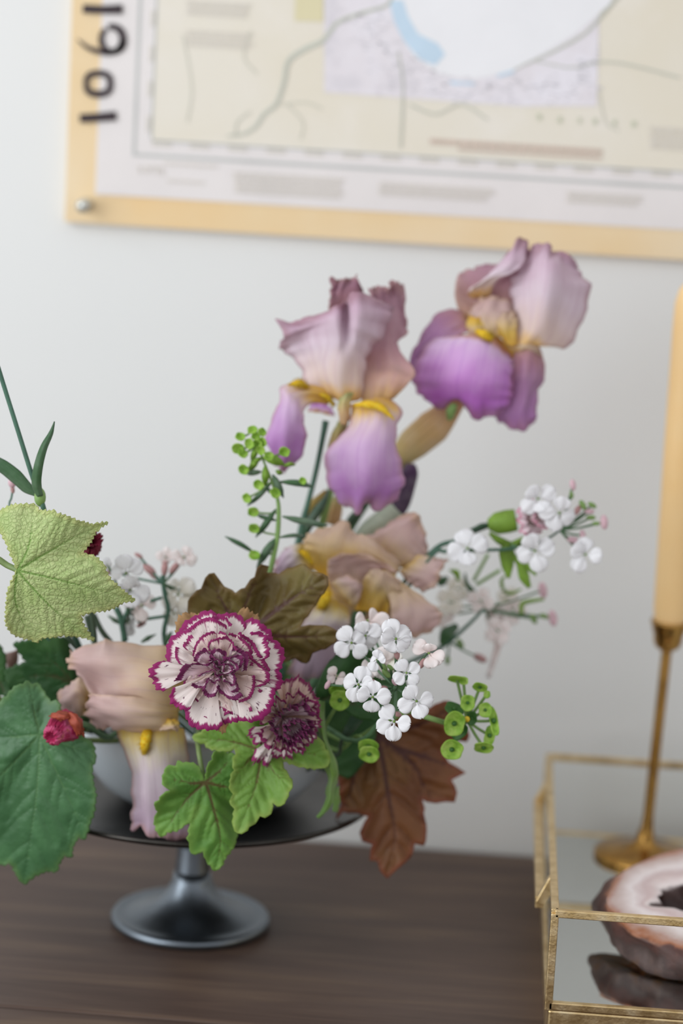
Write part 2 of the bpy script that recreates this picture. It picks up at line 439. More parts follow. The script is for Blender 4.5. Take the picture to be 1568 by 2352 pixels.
BL = at(148.5, 509, -0.006); BR = at(1568, 597, -0.006); TL = at(157.5, 0, -0.006)
e1 = (BR-BL)/np.linalg.norm(BR-BL); e2 = (TL-BL); e2 -= e1*(e2@e1); e2 /= np.linalg.norm(e2)
mp_ = thing('wall_map', 'old printed map with a tan border pinned to the white wall', 'map', (BL+e1*0.25))
def slab(name, x0, x1, y0, y1, yb, yf, mat, parent, bev=0.0):
    """rectangle in map coordinates (metres from its lower left corner), from depth yb to yf"""
    V = []
    for Y in (yf, yb):
        for x, y in ((x0, y0), (x1, y0), (x1, y1), (x0, y1)):
            p = BL+e1*x+e2*y; V.append((p[0], Y, p[2]))
    return mesh(name, V, [(0, 1, 2, 3), (7, 6, 5, 4), (0, 4, 5, 1), (1, 5, 6, 2), (2, 6, 7, 3), (3, 7, 4, 0)], mat, parent, smooth=False)
MW, MH = 0.66, 0.46
def mloc(px, py):
    p = at(px, py, -0.006)-BL; return p@e1, p@e2
slab('backing_board', 0, MW, 0, MH, -0.0005, -0.006, MKRAFT, mp_)
sx, sy = mloc(219, 446)
sheet = slab('paper_sheet', sx, MW-sx, sy, MH-sy, -0.0061, -0.0066, MT['paper'], mp_)
gx, gy = mloc(350, 320)
def flat(name, polys, mat, Y, parent):
    V = []; Fc = []
    for p in polys:
        w_ = at(np.array([q[0] for q in p], float), np.array([q[1] for q in p], float), Y); Fc.append(tuple(range(len(V), len(V)+len(p)))); V += [tuple(x) for x in w_]
    return mesh(name, V, Fc, mat, parent, smooth=False)
def ribbon(pts, wd):
    P = CR(pts, max(4, len(pts)*5)); T = np.gradient(P, axis=0); T /= np.linalg.norm(T, axis=1, keepdims=True)+1e-9; N = np.stack([-T[:, 1], T[:, 0]], 1)
    wd = np.interp(np.linspace(0, 1, len(P)), np.linspace(0, 1, len(np.atleast_1d(wd))), np.atleast_1d(wd))[:, None]
    L = P+N*wd/2; R_ = P-N*wd/2
    return [[tuple(L[i]), tuple(L[i+1]), tuple(R_[i+1]), tuple(R_[i])] for i in range(len(P)-1)]
YP = -0.0067
gnd = slab('printed_ground', gx, MW-gx, gy, MH-gy, YP+0.00005, YP-0.00005, MGROUND, mp_)
# neat-line frame with ticks
x0, y0 = mloc(312, 351); x1 = MW-x0; t_ = 0.0017
for a in ((x0, x1, y0-t_, y0), (x0-t_, x0, y0-t_, MH-y0)): slab('border_line', *a, YP, YP-0.0001, MT['line'], mp_)
for a in ((gx, MW-gx, gy-0.0011, gy), (gx-0.0011, gx, gy, MH-gy)): slab('border_line', *a, YP, YP-0.0002, MT['line'], mp_)
for i in range(22):
    xx = gx+i*0.02; slab('border_tick', xx, xx+0.010, y0+(gy-y0)*0.55, gy-0.0008, YP, YP-0.0002, MT['text'], mp_)
for i in range(8):
    yy = gy+0.004+i*0.018; slab('border_tick', x0+(gx-x0)*0.6, gx-0.0008, yy, yy+0.008, YP, YP-0.0002, MT['text'], mp_)
# tinted areas
flat('tinted_area', [[(744, -300), (744, 212), (1190, 244), (1370, 244), (1385, -300)]], MCITY, YP-0.0003, mp_)
flat('tinted_area', [[(676, 48), (690, -300), (744, -300), (742, 50)]], MT['olive'], YP-0.0003, mp_)
flat('lake', [[(905, -300), (895, 0), (915, 70), (950, 130), (1010, 172), (1090, 182), (1170, 165), (1230, 132), (1320, 80), (1400, 10), (1430, -60), (1420, -300)]], MT['white'], YP-0.0004, mp_)
flat('shallow_water', [[(893, 0), (925, 0), (938, 40), (960, 78), (1005, 100), (1022, 125), (1000, 150), (965, 138), (928, 95), (905, 50)],
                       [(1030, 186), (1090, 190), (1090, 196), (1035, 194)], [(1140, 172), (1180, 160), (1180, 168), (1145, 178)]], MT['blue'], YP-0.0005, mp_)
for pts, wd in (([(520, 312), (555, 308), (585, 292), (606, 262), (634, 238), (652, 188), (662, 140), (700, 112), (742, 92), (775, 52), (830, 30), (890, 10), (905, -30)], [4, 7, 8, 11, 8, 6]),
                ([(1440, -30), (1395, 20), (1345, 75), (1290, 108), (1235, 135), (1180, 160)], [5, 6, 6, 3]),
                ([(1230, 140), (1310, 155), (1380, 142), (1450, 150), (1560, 178)], [3, 4, 4]),
                ([(590, 170), (560, 130), (575, 70)], [2, 2]), ([(640, 240), (700, 235), (740, 250)], [2, 2]), ([(690, 320), (695, 280), (660, 240)], [2, 2]),
                ([(540, 310), (545, 280), (575, 255)], [3, 2]), ([(420, 80), (440, 200), (430, 280)], [2, 2]),
                ([(1375, 210), (1390, 280), (1420, 300)], [2, 2]), ([(940, 240), (1000, 262), (1060, 240), (1120, 275)], [4, 3]), ([(920, 340), (925, 200), (915, 120)], [4, 4])):
    flat('river_line', ribbon(pts, wd), MT['river'], YP-0.0006, mp_)
rng = random.Random(5)
dots = []
for i in range(260):
    a = rng.uniform(math.pi*0.15, math.pi*1.0); r_ = 1+abs(rng.gauss(0, 0.22))
    x = 1150+265*r_*math.cos(a)+rng.gauss(0, 8); y = 20+168*r_*math.sin(a)+rng.gauss(0, 6)
    if y > 236 or x > 1372 or x < 748: continue
    L_ = rng.uniform(3, 13); dots.append([(x, y), (x+L_, y+L_*0.06), (x+L_, y+rng.uniform(2, 4.5)), (x, y+3)])
flat('town_marks', dots, MT['grey'], YP-0.0006, mp_)
def textblock(x, y, wd, rows, lh, mat, th=0.55, name='text_block'):
    ps = []
    for r_ in range(rows):
        cx = x+rng.uniform(0, 4); end = x+wd-rng.uniform(0, wd*0.12); yy = y+r_*lh
        while cx < end:
            L_ = min(rng.uniform(5, 22), end-cx); s_ = 0.062
            ps.append([(cx, yy+(cx-x)*s_), (cx+L_, yy+(cx+L_-x)*s_), (cx+L_, yy+lh*th+(cx+L_-x)*s_), (cx, yy+lh*th+(cx-x)*s_)]); cx += L_+3
    return flat(name, ps, mat, YP-0.0007, mp_)
textblock(425, 0, 160, 4, 9, MT['text']); textblock(425, 68, 160, 4, 10, MT['text'])
textblock(535, 395, 270, 5, 10, MT['text']); textblock(868, 418, 280, 4, 8, MT['text']); textblock(1300, 440, 180, 3, 9, MT['text'])
textblock(985, 318, 445, 1, 14, MT['brown'], 0.8); textblock(1050, 338, 340, 1, 9, MT['brown'], 0.8); textblock(1490, 290, 90, 6, 9, MT['text']); textblock(370, 372, 140, 1, 8, MT['text']); textblock(380, 412, 90, 1, 8, MT['text'])
for x, y in ((1232, 262), (1280, 268), (1324, 270), (1360, 272), (1405, 275), (1450, 278)): textblock(x, y, 10, 2, 7, MT['green'], 0.8, 'letter_mark')
small = []
for pts in ([(318, 380), (322, 398)], [(332, 384), (340, 384), (340, 394), (332, 394)], [(350, 382), (358, 384), (357, 399)], [(370, 384), (372, 402)]): small += ribbon(pts, 4)
flat('edition_number', small, MT['text'], YP-0.0007, mp_)
# large hand-inked numerals, turned on their side
def ell(cx, cy, rx, ry, a0, a1, n=18, pw=1.0):
    o_ = []
    for i in range(n):
        a = math.radians(a0+(a1-a0)*i/(n-1)); ca, sa = math.cos(a), math.sin(a)
        o_.append((cx+rx*math.copysign(abs(ca)**pw, ca), cy+ry*math.copysign(abs(sa)**pw, sa)))
    return o_
for pts, wd in (([(183, 272), (225, 269.5), (267, 266)], [20, 20, 22]), (ell(225, 192, 28, 24, 0, 360, 22, 0.75), [14, 17, 11, 15, 14]),
                (ell(257, 90, 25, 29, -110, 235, 24)[::-1]+[], [10, 13, 13, 16, 17, 13]), ([(284, 92), (276, 112), (250, 121), (222, 117), (198, 108), (178, 90)], [16, 15, 13, 12, 8, 3]),
                ([(190, 20), (235, 22), (281, 21)], [20, 19, 22])):
    flat('numeral', ribbon(pts, wd), MT['ink'], YP-0.0009, mp_)
MPIN = plain('pin_plastic', (205, 205, 198), 0.2, 0.6, 0.05)
pc = at(198, 470, -0.006)
pin = lathe('push_pin', [(0.0036, 0), (0.0036, 0.002), (0.0022, 0.004), (0.0020, 0.008), (0.0034, 0.010), (0.0034, 0.012), (0.0, 0.0125)], pc, MPIN, None, axis=(0, -1, 0.0001), n=24)
tag(pin, 'small clear push pin in the lower corner of the map', 'push pin')

# ------------------------------------------------------------------ pewter compote
k = NT('pewter'); ob = k.obj(); n1 = k.noise(ob, 70.0, 4); n2 = k.noise(ob, 400.0, 3)
MPEW = k.out(k.ramp(n1, [(0.3, lin((116, 124, 132))), (0.7, lin((130, 138, 146)))]), k.math('ADD', 0.28, k.math('MULTIPLY', n1, 0.16)), 1.0, normal=k.bump(n2, 0.05, 0.0005))
k = NT('polished_pewter'); ob = k.obj(); n1 = k.noise(ob, 60.0, 3)
MPEWP = k.out(k.ramp(n1, [(0.3, lin((202, 209, 216))), (0.7, lin((210, 217, 223)))]), 0.2, 0.25)
k = NT('dull_shaded_pewter'); ob = k.obj(); n1 = k.noise(ob, 60.0, 4)
MPEWD = k.out(k.ramp(n1, [(0.3, lin((62, 60, 57))), (0.7, lin((78, 75, 72)))]), 0.36, 1.0)  # dull patina, with the bouquet's shade on the dish darkened into the colour
SC = np.array([-0.1355, -0.1435, 0.0])
cp = thing('pewter_compote', 'dark pewter pedestal dish holding the flowers', 'compote', SC)
lathe('foot', [(0.0, 0.0), (0.037, 0.0), (0.0392, 0.0015), (0.0395, 0.0035), (0.0382, 0.0055), (0.0360, 0.0052), (0.0335, 0.0045), (0.0300, 0.0055), (0.0250, 0.0072), (0.0205, 0.0095), (0.0160, 0.0130), (0.0120, 0.0180), (0.0098, 0.0235), (0.0088, 0.0280)], SC, MPEW, cp)
lathe('stem', [(0.0088, 0.0280), (0.0083, 0.033), (0.0080, 0.0385), (0.0079, 0.041)], SC, MPEW, cp, cap=False)
lathe('collar', [(0.0079, 0.0405), (0.0090, 0.0412), (0.0093, 0.0428), (0.0090, 0.0444), (0.0080, 0.0452), (0.0080, 0.050), (0.0100, 0.056), (0.018, 0.0605)], SC, MPEW, cp, cap=False)
lathe('dish', [(0.0, 0.0600), (0.018, 0.0602), (0.040, 0.0612), (0.062, 0.0630), (0.078, 0.0655), (0.0870, 0.0688), (0.0885, 0.0702), (0.0882, 0.0716), (0.0868, 0.0716), (0.0835, 0.0700), (0.078, 0.0682), (0.066, 0.0660), (0.050, 0.0648), (0.0, 0.0645)], SC, MPEWD, cp, n=120)
lathe('bowl', [(0.0, 0.0650), (0.030, 0.0652), (0.040, 0.0675), (0.050, 0.0740), (0.057, 0.0830), (0.0605, 0.0940), (0.0618, 0.1060), (0.0624, 0.1100), (0.0634, 0.1112), (0.0634, 0.1124), (0.0622, 0.1128), (0.0606, 0.1120), (0.0592, 0.094), (0.056, 0.085), (0.048, 0.075), (0.035, 0.070), (0.0, 0.0695)], SC+np.array([0.004, 0, 0]), MPEWP, cp, n=120)

# ------------------------------------------------------------------ mirror tray
k = NT('aged_brass'); ob = k.obj(); n1 = k.noise(ob, 130.0, 5); n2 = k.noise(ob, 700.0, 3)
MBRASS = k.out(k.ramp(n1, [(0.3, lin((206, 176, 122))), (0.55, lin((234, 208, 160))), (0.8, lin((248, 232, 196)))]), k.math('ADD', 0.22, k.math('MULTIPLY', n1, 0.25)), 1.0, normal=k.bump(n2, 0.25, 0.0006))
k = NT('dark_brass'); ob = k.obj(); n1 = k.noise(ob, 90.0, 4)
MDBRASS = k.out(k.ramp(n1, [(0.3, lin((150, 112, 58))), (0.7, lin((196, 152, 84)))]), 0.22, 1.0)
k = NT('mirror_silver'); MMIR = k.out(k.ramp(k.noise(k.obj(), 12, 3), [(0.3, lin((212, 214, 212))), (0.7, lin((216, 218, 216)))]), 0.015, 1.0)
g = NT('clear_glass'); gl = g.n('ShaderNodeBsdfGlass'); gl.inputs['IOR'].default_value = 1.02; gl.inputs['Roughness'].default_value = 0.0; gl.inputs[0].default_value = (0.985, 0.99, 0.985, 1)
oo = g.n('ShaderNodeOutputMaterial'); g.t.links.new(gl.outputs[0], oo.inputs[0]); MGLASS = g.m
ZM = 0.025
tb = atz(1236, 1908, ZM); tf = atz(1262, 2303, ZM)
XL = 0.0385; YB_, YF_ = tb[1], tf[1]; XR = XL+0.30
ZT = 0.5*(at(1240, 1726, YB_)[2]+at(1257, 2108, YF_)[2])
tr = thing('mirror_tray', 'brass framed glass tray with a mirrored base on the sideboard', 'tray', ((XL+XR)/2, (YB_+YF_)/2, 0))
box('mirror', (XL+0.002, YF_+0.002, ZM-0.003), (XR-0.002, YB_-0.002, ZM), MMIR, tr)
box('base', (XL, YF_-0.0005, 0.0), (XR, YB_+0.0005, ZM-0.0032), MBRASS, tr, 0.001)
wb = 0.0034
for (a, b) in (((XL, YF_, 0), (XL, YF_, 1)), ((XR, YF_, 0), (XR, YF_, 1)), ((XL, YB_, 0), (XL, YB_, 1)), ((XR, YB_, 0), (XR, YB_, 1))):
    bar('corner_post', (a[0], a[1], ZM-0.0031), (b[0], b[1], ZT), wb, wb, MBRASS, tr)
for z in (ZM-0.001, ZT):
    bar('rail', (XL, YF_, z), (XR, YF_, z), wb, wb, MBRASS, tr); bar('rail', (XL, YB_, z), (XR, YB_, z), wb, wb, MBRASS, tr)
    bar('rail', (XL, YF_, z), (XL, YB_, z), wb, wb, MBRASS, tr); bar('rail', (XR, YF_, z), (XR, YB_, z), wb, wb, MBRASS, tr)
e_ = 0.0006
box('glass_pane', (XL, YF_-e_, ZM), (XR, YF_+e_, ZT), MGLASS, tr); box('glass_pane', (XL, YB_-e_, ZM), (XR, YB_+e_, ZT), MGLASS, tr)
box('glass_pane', (XL-e_, YF_, ZM), (XL+e_, YB_, ZT), MGLASS, tr); box('glass_pane', (XR-e_, YF_, ZM), (XR+e_, YB_, ZT), MGLASS, tr)
hy0, hy1 = YB_-0.045, YF_+0.045
for sgn, X in ((-1, XL), (1, XR)):
    hx = X+sgn*0.0055; hz = ZT-0.012
    bar('handle', (hx, hy0, hz), (hx, hy1, hz), 0.0040, 0.0055, MBRASS, tr)
    for yy in (hy0, hy1):
        bar('handle_bracket', (X, yy, ZT), (hx, yy, hz), 0.0045, 0.0045, MBRASS, tr)

# ------------------------------------------------------------------ candlestick and candle
cb = atz(1478, 1968, ZM+0.0002); YC = cb[1]
top = at(1531, 1490, YC); ax = top-cb; Ls = np.linalg.norm(ax); pxm = (cb-CAM)@FW/F_PX
cs = thing('brass_candlestick', 'slender brass candlestick with a round foot on the mirror tray', 'candlestick', cb)
lathe('foot', [(0.0, 0), (0.0255, 0), (0.0262, 0.0012), (0.0258, 0.0026), (0.022, 0.0042), (0.012, 0.0056), (0.0060, 0.0075), (0.0042, 0.0105), (0.0045, 0.0125), (0.0038, 0.0145)], cb, MDBRASS, cs)
lathe('stem', [(0.0034, 0.0145), (0.0028, Ls*0.2), (0.0027, Ls*0.6), (0.0027, Ls+0.001)], cb, MDBRASS, cs, axis=ax, n=28, cap=False)
lathe('cup', [(0.0034, Ls-0.001), (0.0062, Ls+0.001), (0.0074, Ls+0.004), (0.0076, Ls+0.0075), (0.0084, Ls+0.009), (0.0092, Ls+0.0125), (0.0098, Ls+0.0136), (0.0096, Ls+0.0148), (0.0084, Ls+0.0146), (0.0076, Ls+0.0112), (0.0, Ls+0.0110)], cb, MDBRASS, cs, axis=ax, n=40)
k = NT('beeswax'); u_ = k.noise(k.obj(), 25, 3)
MWAX = k.out(k.ramp(u_, [(0.3, lin((255, 214, 150))), (0.7, lin((255, 221, 164)))]), 0.45, transl=0.1, spec=0.4)
c0 = cb+ax/Ls*(Ls+0.0112); c1 = at(1590, 640, YC); ca = c1-c0; Lc = np.linalg.norm(ca)
cn = thing('taper_candle', 'tall honey coloured taper candle standing in the brass candlestick', 'candle', c0)
lathe('wax', [(0.0072, 0), (0.0078, 0.004), (0.0086, 0.010), (0.0087, Lc*0.5), (0.0083, Lc*0.86), (0.0079, Lc*0.93), (0.006, Lc*0.97), (0.0025, Lc*0.995), (0.0, Lc)], c0, MWAX, cn, axis=ca, n=40)
lathe('wick', [(0.0007, Lc-0.002), (0.0007, Lc+0.009), (0.0, Lc+0.0095)], c0, plain('wick_thread', (225, 215, 195)), cn, axis=ca, n=10)

# ------------------------------------------------------------------ agate geode
k = NT('agate_face'); u, v = k.uv(); ob = k.obj(); n1 = k.noise(ob, 120.0, 4); n2 = k.noise(ob, 500.0, 3)
vv = k.math('ADD', v, k.math('MULTIPLY', k.math('SUBTRACT', n1, 0.5), k.math('ADD', 0.10, k.math('MULTIPLY', k.sm(v, 0.56, 0.66), 0.35))))
MAG = k.out(k.ramp(vv, [(0.0, lin((30, 21, 19))), (0.195, lin((70, 48, 44))), (0.225, lin((236, 224, 222))), (0.31, lin((206, 184, 184))), (0.37, lin((236, 226, 226))), (0.47, lin((196, 172, 166))), (0.525, lin((166, 108, 78))), (0.55, lin((84, 52, 46))), (0.62, lin((64, 44, 40))), (0.70, lin((92, 74, 70))), (0.78, lin((98, 66, 38))), (0.90, lin((124, 78, 48))), (0.96, lin((182, 108, 54))), (1.0, lin((74, 48, 36)))]),
            k.math('ADD', 0.14, k.math('MULTIPLY', k.math('ADD', k.sm(v, 0.5, 0.58), k.math('SUBTRACT', 1.0, k.sm(v, 0.16, 0.22))), 0.4)), normal=k.bump(n2, 0.3, 0.001), spec=0.45)
AG = at(1640, 2062, -0.198); CFZ = AG.copy(); AG[2] = ZM
nrm = np.array([-0.06, -0.22, 0.97]); nrm /= np.linalg.norm(nrm); ea = np.cross((0, 1.0, 0), nrm); ea /= np.linalg.norm(ea); eb = np.cross(nrm, ea)
cf = CFZ; rg = np.random.default_rng(4); NA = 96; TH = np.linspace(0, 2*np.pi, NA, endpoint=False)
def wob(a, fr): 
    return 1+sum(a/(i+1)*np.sin((i*3+fr)*TH+rg.uniform(0, 6.28)) for i in range(4))
rings = []
def fring(r, hgt, a, fr, e=1.0):
    rr = r*wob(a, fr); return cf+ea*(rr*np.cos(TH))[:, None]*1.12+eb*(rr*np.sin(TH))[:, None]*e+nrm*hgt
rings.append(fring(0.002, -0.016, 0, 2)); rings.append(fring(0.009, -0.014, 0.12, 3)); rings.append(fring(0.0215, -0.006, 0.12, 5, 0.6)); rings.append(fring(0.0250, 0.0, 0.10, 5, 0.60))
rings.append(fring(0.033, 0.0004, 0.04, 3, 0.88)); rings.append(fring(0.0415, 0.0004, 0.03, 3)); rings.append(fring(0.0440, -0.001, 0.03, 3)); rings.append(fring(0.0462, -0.005, 0.035, 4))
mid = fring(0.046, -0.016, 0.05, 5); rings.append(mid)
zb = ZM+0.0008+0.0055*np.clip(np.sin(3*TH+1.1), 0, 1)+0.0015*np.abs(np.sin(9*TH))
low = np.stack([AG[0]+0.036*np.cos(TH)*wob(0.05, 6), AG[1]-0.004+0.026*np.sin(TH)*wob(0.05, 6), zb+0.006], 1); rings.append(low)
bot = np.stack([AG[0]+0.031*np.cos(TH)*wob(0.06, 7), AG[1]-0.004+0.022*np.sin(TH)*wob(0.06, 7), zb], 1); rings.append(bot)
rings.append(np.stack([AG[0]+0.022*np.cos(TH), AG[1]-0.004+0.014*np.sin(TH), zb+0.006], 1)); rings.append(np.tile(AG+np.array([0, -0.004, 0.016]), (NA, 1)))
vs_ = np.array([0, 0.06, 0.13, 0.24, 0.36, 0.50, 0.54, 0.58, 0.72, 0.90, 0.96, 1.0, 1.0])
RG = np.array(rings); nn = len(RG)
RG2 = np.stack([CR(RG[:, j], 61) for j in range(NA)], 1); v2 = np.interp(np.linspace(0, nn-1, 61), np.arange(nn), vs_)
for i_ in range(61):
    if 0.53 < v2[i_] < 0.97:                                            # rough rind: knobbly and ridged
        nz_ = 0.6*np.sin(11*TH+3*v2[i_]*9)+0.5*np.sin(23*TH-v2[i_]*31)+0.5*np.sin(5*TH+v2[i_]*47)
        rd = RG2[i_]-AG; rd[:, 2] *= 0.3; rd /= np.linalg.norm(rd, axis=1, keepdims=True)+1e-9
        RG2[i_] += rd*(0.0011*nz_*min(1.0, (v2[i_]-0.53)*12))[:, None]
RG2[..., 2] = np.maximum(RG2[..., 2], ZM+0.0006)
ag = mesh('agate_geode', RG2.reshape(-1, 3), gridfaces(61, NA, True), MAG, uv=[(j/NA, v2[i]) for i in range(61) for j in range(NA)])
tag(ag, 'cut agate geode with pale banded face and brown rind on the mirror tray', 'geode')

# ================================================================== FLOWERS
BWL = np.array([-0.1315, -0.1435, 0.072])          # inside of the bowl
def wproj(P):
    v = np.asarray(P, float)-CAM; d = v@FW; return 784+F_PX*(v@RT)/d, 1176-F_PX*(v@UP)/d
def root(i=0):
    a = i*2.4; r = 0.012+0.016*((i*0.37) % 1); return BWL+np.array([r*math.cos(a), r*math.sin(a), 0.0])
def rootpx(P, Y0):
    x, y = wproj(P); return (x, y, (P[1]-Y0)*100)

G = lambda n, c, c2, t=0.1: plain(n, c, 0.5, 0, t, 200)
MSTEM = plain('stem_green', (84, 118, 84), 0.5, 0, 0.15, 150); MSTEMB = plain('stem_blue_green', (70, 106, 88), 0.5, 0, 0.15, 150)
MSTEMD = plain('stem_dark', (60, 76, 58), 0.55, 0, 0.2, 150); MSTEML = plain('stem_light', (128, 160, 92), 0.5, 0, 0.12, 150)
k = NT('beard_fuzz'); MBEARD = k.out(k.ramp(k.noise(k.obj(), 900, 3), [(0.35, lin((255, 196, 24))), (0.65, lin((255, 226, 80)))]), 0.8, transl=0.12, normal=k.bump(k.noise(k.obj(), 2500, 2), 0.8, 0.001), spec=0.2)

MSTD = petalmat('iris_standard', [(0.0, (224, 184, 100)), (0.09, (238, 202, 132)), (0.2, (234, 214, 204)), (0.5, (234, 218, 228)), (0.85, (216, 186, 204)), (1.0, (184, 138, 162))], edge=((192, 150, 160), 0.84, 0.6), vein=((200, 164, 184), 26, 0.35))
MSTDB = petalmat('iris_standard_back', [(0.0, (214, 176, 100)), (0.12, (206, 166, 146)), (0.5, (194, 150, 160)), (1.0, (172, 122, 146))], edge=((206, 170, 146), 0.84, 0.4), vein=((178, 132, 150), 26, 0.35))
MFALL = petalmat('iris_fall', [(0.0, (230, 182, 56)), (0.15, (240, 204, 106)), (0.25, (236, 212, 196)), (0.32, (230, 206, 216)), (0.5, (222, 188, 224)), (0.78, (200, 142, 208)), (1.0, (180, 118, 190))], edge=((198, 150, 168), 0.80, 0.75), vein=((190, 126, 200), 30, 0.35))
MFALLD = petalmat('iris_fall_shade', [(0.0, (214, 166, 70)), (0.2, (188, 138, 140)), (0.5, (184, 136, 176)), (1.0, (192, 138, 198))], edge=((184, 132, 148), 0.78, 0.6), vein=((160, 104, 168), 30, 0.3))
MFALLP = petalmat('iris_fall_vivid', [(0.0, (212, 158, 70)), (0.13, (210, 156, 130)), (0.22, (232, 204, 234)), (0.5, (222, 164, 228)), (0.8, (206, 124, 216)), (1.0, (160, 80, 166))], edge=((186, 128, 160), 0.82, 0.7), vein=((188, 112, 206), 30, 0.4))
MMAU = petalmat('iris_mauve', [(0.0, (222, 186, 104)), (0.2, (226, 200, 164)), (0.5, (222, 194, 186)), (0.8, (218, 186, 182)), (1.0, (210, 176, 168))], edge=((222, 190, 160), 0.8, 0.6), vein=((200, 162, 166), 24, 0.3))
MMAUY = petalmat('iris_mauve_yellow', [(0.0, (234, 186, 56)), (0.3, (232, 198, 92)), (0.6, (222, 194, 150)), (1.0, (214, 184, 172))], edge=((222, 192, 150), 0.85, 0.5), vein=((206, 166, 120), 24, 0.3))
MMAUF = petalmat('iris_mauve_fall', [(0.0, (230, 196, 78)), (0.16, (230, 208, 128)), (0.3, (230, 218, 198)), (0.45, (222, 206, 214)), (0.75, (206, 182, 200)), (1.0, (180, 148, 168))], edge=((194, 150, 144), 0.82, 0.7), vein=((190, 158, 180), 26, 0.3))
MSPA = petalmat('iris_spathe', [(0.0, (204, 164, 116)), (0.4, (214, 178, 126)), (0.7, (204, 184, 120)), (1.0, (158, 166, 98))], vein=((150, 122, 70), 30, 0.45), transl=0.2)
MPUR = petalmat('iris_dark_bud', [(0.0, (70, 36, 78)), (0.5, (60, 32, 66)), (0.8, (84, 60, 90)), (1.0, (140, 150, 124))], vein=((50, 24, 56), 20, 0.4), transl=0.1)

def beard(parent, pts, Y0, rad, org, sc):
    """fuzzy beard: a slim core with short hairs"""
    n = 16; P = CR([(p[0], p[1], p[2] if len(p) > 2 else 0.0) for p in pts], n)
    W = at(org[0]+P[:, 0]/sc, org[1]+P[:, 1]/sc, Y0+P[:, 2]/100.0+0.0010)
    r = np.interp(np.linspace(0, 1, n), np.linspace(0, 1, len(rad)), rad)*0.001*0.40
    V, Fc, uv = tube_pts(W, r, 10); V = [np.array(v) for v in V]; Fc = list(Fc); uv = list(uv)
    rg_ = random.Random(len(pts)*7+int(pts[0][0])); T = np.gradient(W, axis=0); T /= np.linalg.norm(T, axis=1, keepdims=True)+1e-12
    for h in range(260):
        i_ = rg_.randrange(n); d = np.array([rg_.gauss(0, 1) for _ in range(3)]); d -= T[i_]*(d@T[i_]); d = d/np.linalg.norm(d)-FW*0.5+T[i_]*rg_.uniform(0.1, 0.8); d /= np.linalg.norm(d)
        c = W[i_]+T[i_]*rg_.uniform(-1, 1)*np.linalg.norm(W[1]-W[0])*0.5; L = r[i_]*rg_.uniform(1.3, 2.0)+0.0004; a = np.cross(d, T[i_]); a /= np.linalg.norm(a)+1e-12; b = np.cross(d, a); q = len(V); hw = 0.00022
        V += [c+a*hw, c-a*hw*0.5+b*hw*0.87, c-a*hw*0.5-b*hw*0.87, c+d*L]; uv += [(0, 0)]*4
        Fc += [(q, q+1, q+3), (q+1, q+2, q+3), (q+2, q, q+3)]
    return mesh('beard', V, Fc, MBEARD, parent, uv=uv)

# ---- iris 1, tall lavender one in the middle
o3 = (590, 540); s3 = 3.4585; Y1 = -0.150
r1 = root(1)
ir1 = thing('iris_flower', 'tall lavender iris with yellow beards, left of the other tall iris', 'iris', r1)
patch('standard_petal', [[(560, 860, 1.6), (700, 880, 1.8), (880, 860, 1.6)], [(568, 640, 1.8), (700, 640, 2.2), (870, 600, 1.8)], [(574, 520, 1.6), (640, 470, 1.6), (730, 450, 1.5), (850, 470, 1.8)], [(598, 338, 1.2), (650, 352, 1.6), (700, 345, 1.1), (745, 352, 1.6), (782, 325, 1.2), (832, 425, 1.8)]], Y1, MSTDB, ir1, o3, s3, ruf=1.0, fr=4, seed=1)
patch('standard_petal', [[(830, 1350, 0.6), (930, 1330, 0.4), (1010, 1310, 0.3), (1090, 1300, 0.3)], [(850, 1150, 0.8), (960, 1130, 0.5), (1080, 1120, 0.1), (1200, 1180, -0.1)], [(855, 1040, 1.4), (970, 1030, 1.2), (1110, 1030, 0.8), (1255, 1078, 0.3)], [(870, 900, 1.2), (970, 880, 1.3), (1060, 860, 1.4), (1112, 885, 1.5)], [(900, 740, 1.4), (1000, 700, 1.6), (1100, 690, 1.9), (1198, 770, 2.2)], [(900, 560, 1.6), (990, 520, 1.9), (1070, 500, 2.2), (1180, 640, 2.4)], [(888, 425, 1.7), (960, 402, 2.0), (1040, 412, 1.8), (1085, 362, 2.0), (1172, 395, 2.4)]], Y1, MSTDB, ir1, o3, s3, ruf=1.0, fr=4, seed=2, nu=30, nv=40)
patch('standard_petal', [[(610, 1290, 0.3), (650, 1320, 0.1), (690, 1345, 0), (740, 1325, 0.1), (805, 1315, 0.4)], [(395, 1225, 0.9), (530, 1190, 0.2), (660, 1195, -0.2), (770, 1175, 0.0), (850, 1260, 0.7)], [(350, 1060, 1.2), (490, 1020, 0.3), (650, 1005, -0.5), (770, 1005, -0.1), (860, 1080, 0.8)], [(240, 950, 1.4), (430, 890, 0.5), (640, 860, -0.7), (700, 850, -0.25), (790, 860, -0.5), (880, 930, 0.6)], [(172, 890, 1.2), (400, 790, 0.6), (630, 740, -0.8), (690, 720, 0.1), (800, 730, -0.8), (1000, 800, 0.5)], [(210, 790, 0.3), (430, 720, 0.2), (628, 640, -0.7), (700, 620, 0.6), (810, 590, -0.7), (1075, 620, 0.6)], [(140, 660, 0.5), (280, 690, 0.4), (440, 640, 0.4), (625, 565, -0.3), (700, 520, 1.0), (760, 455, -0.3), (880, 465, -0.1), (1078, 590, 0.8)]], Y1, MSTD, ir1, o3, s3, ruf=0.9, fr=4, seed=3, nu=46, nv=40)
patch('fall_petal', [[(400, 1400, 1.8), (500, 1410, 1.8), (620, 1440, 1.8)], [(420, 1360, 2.2), (520, 1360, 2.4), (610, 1410, 2.2)], [(440, 1320, 2.6), (520, 1310, 2.8), (580, 1370, 2.6)]], Y1, MFALLP, ir1, o3, s3, ruf=0.3, seed=4, nu=14, nv=12)
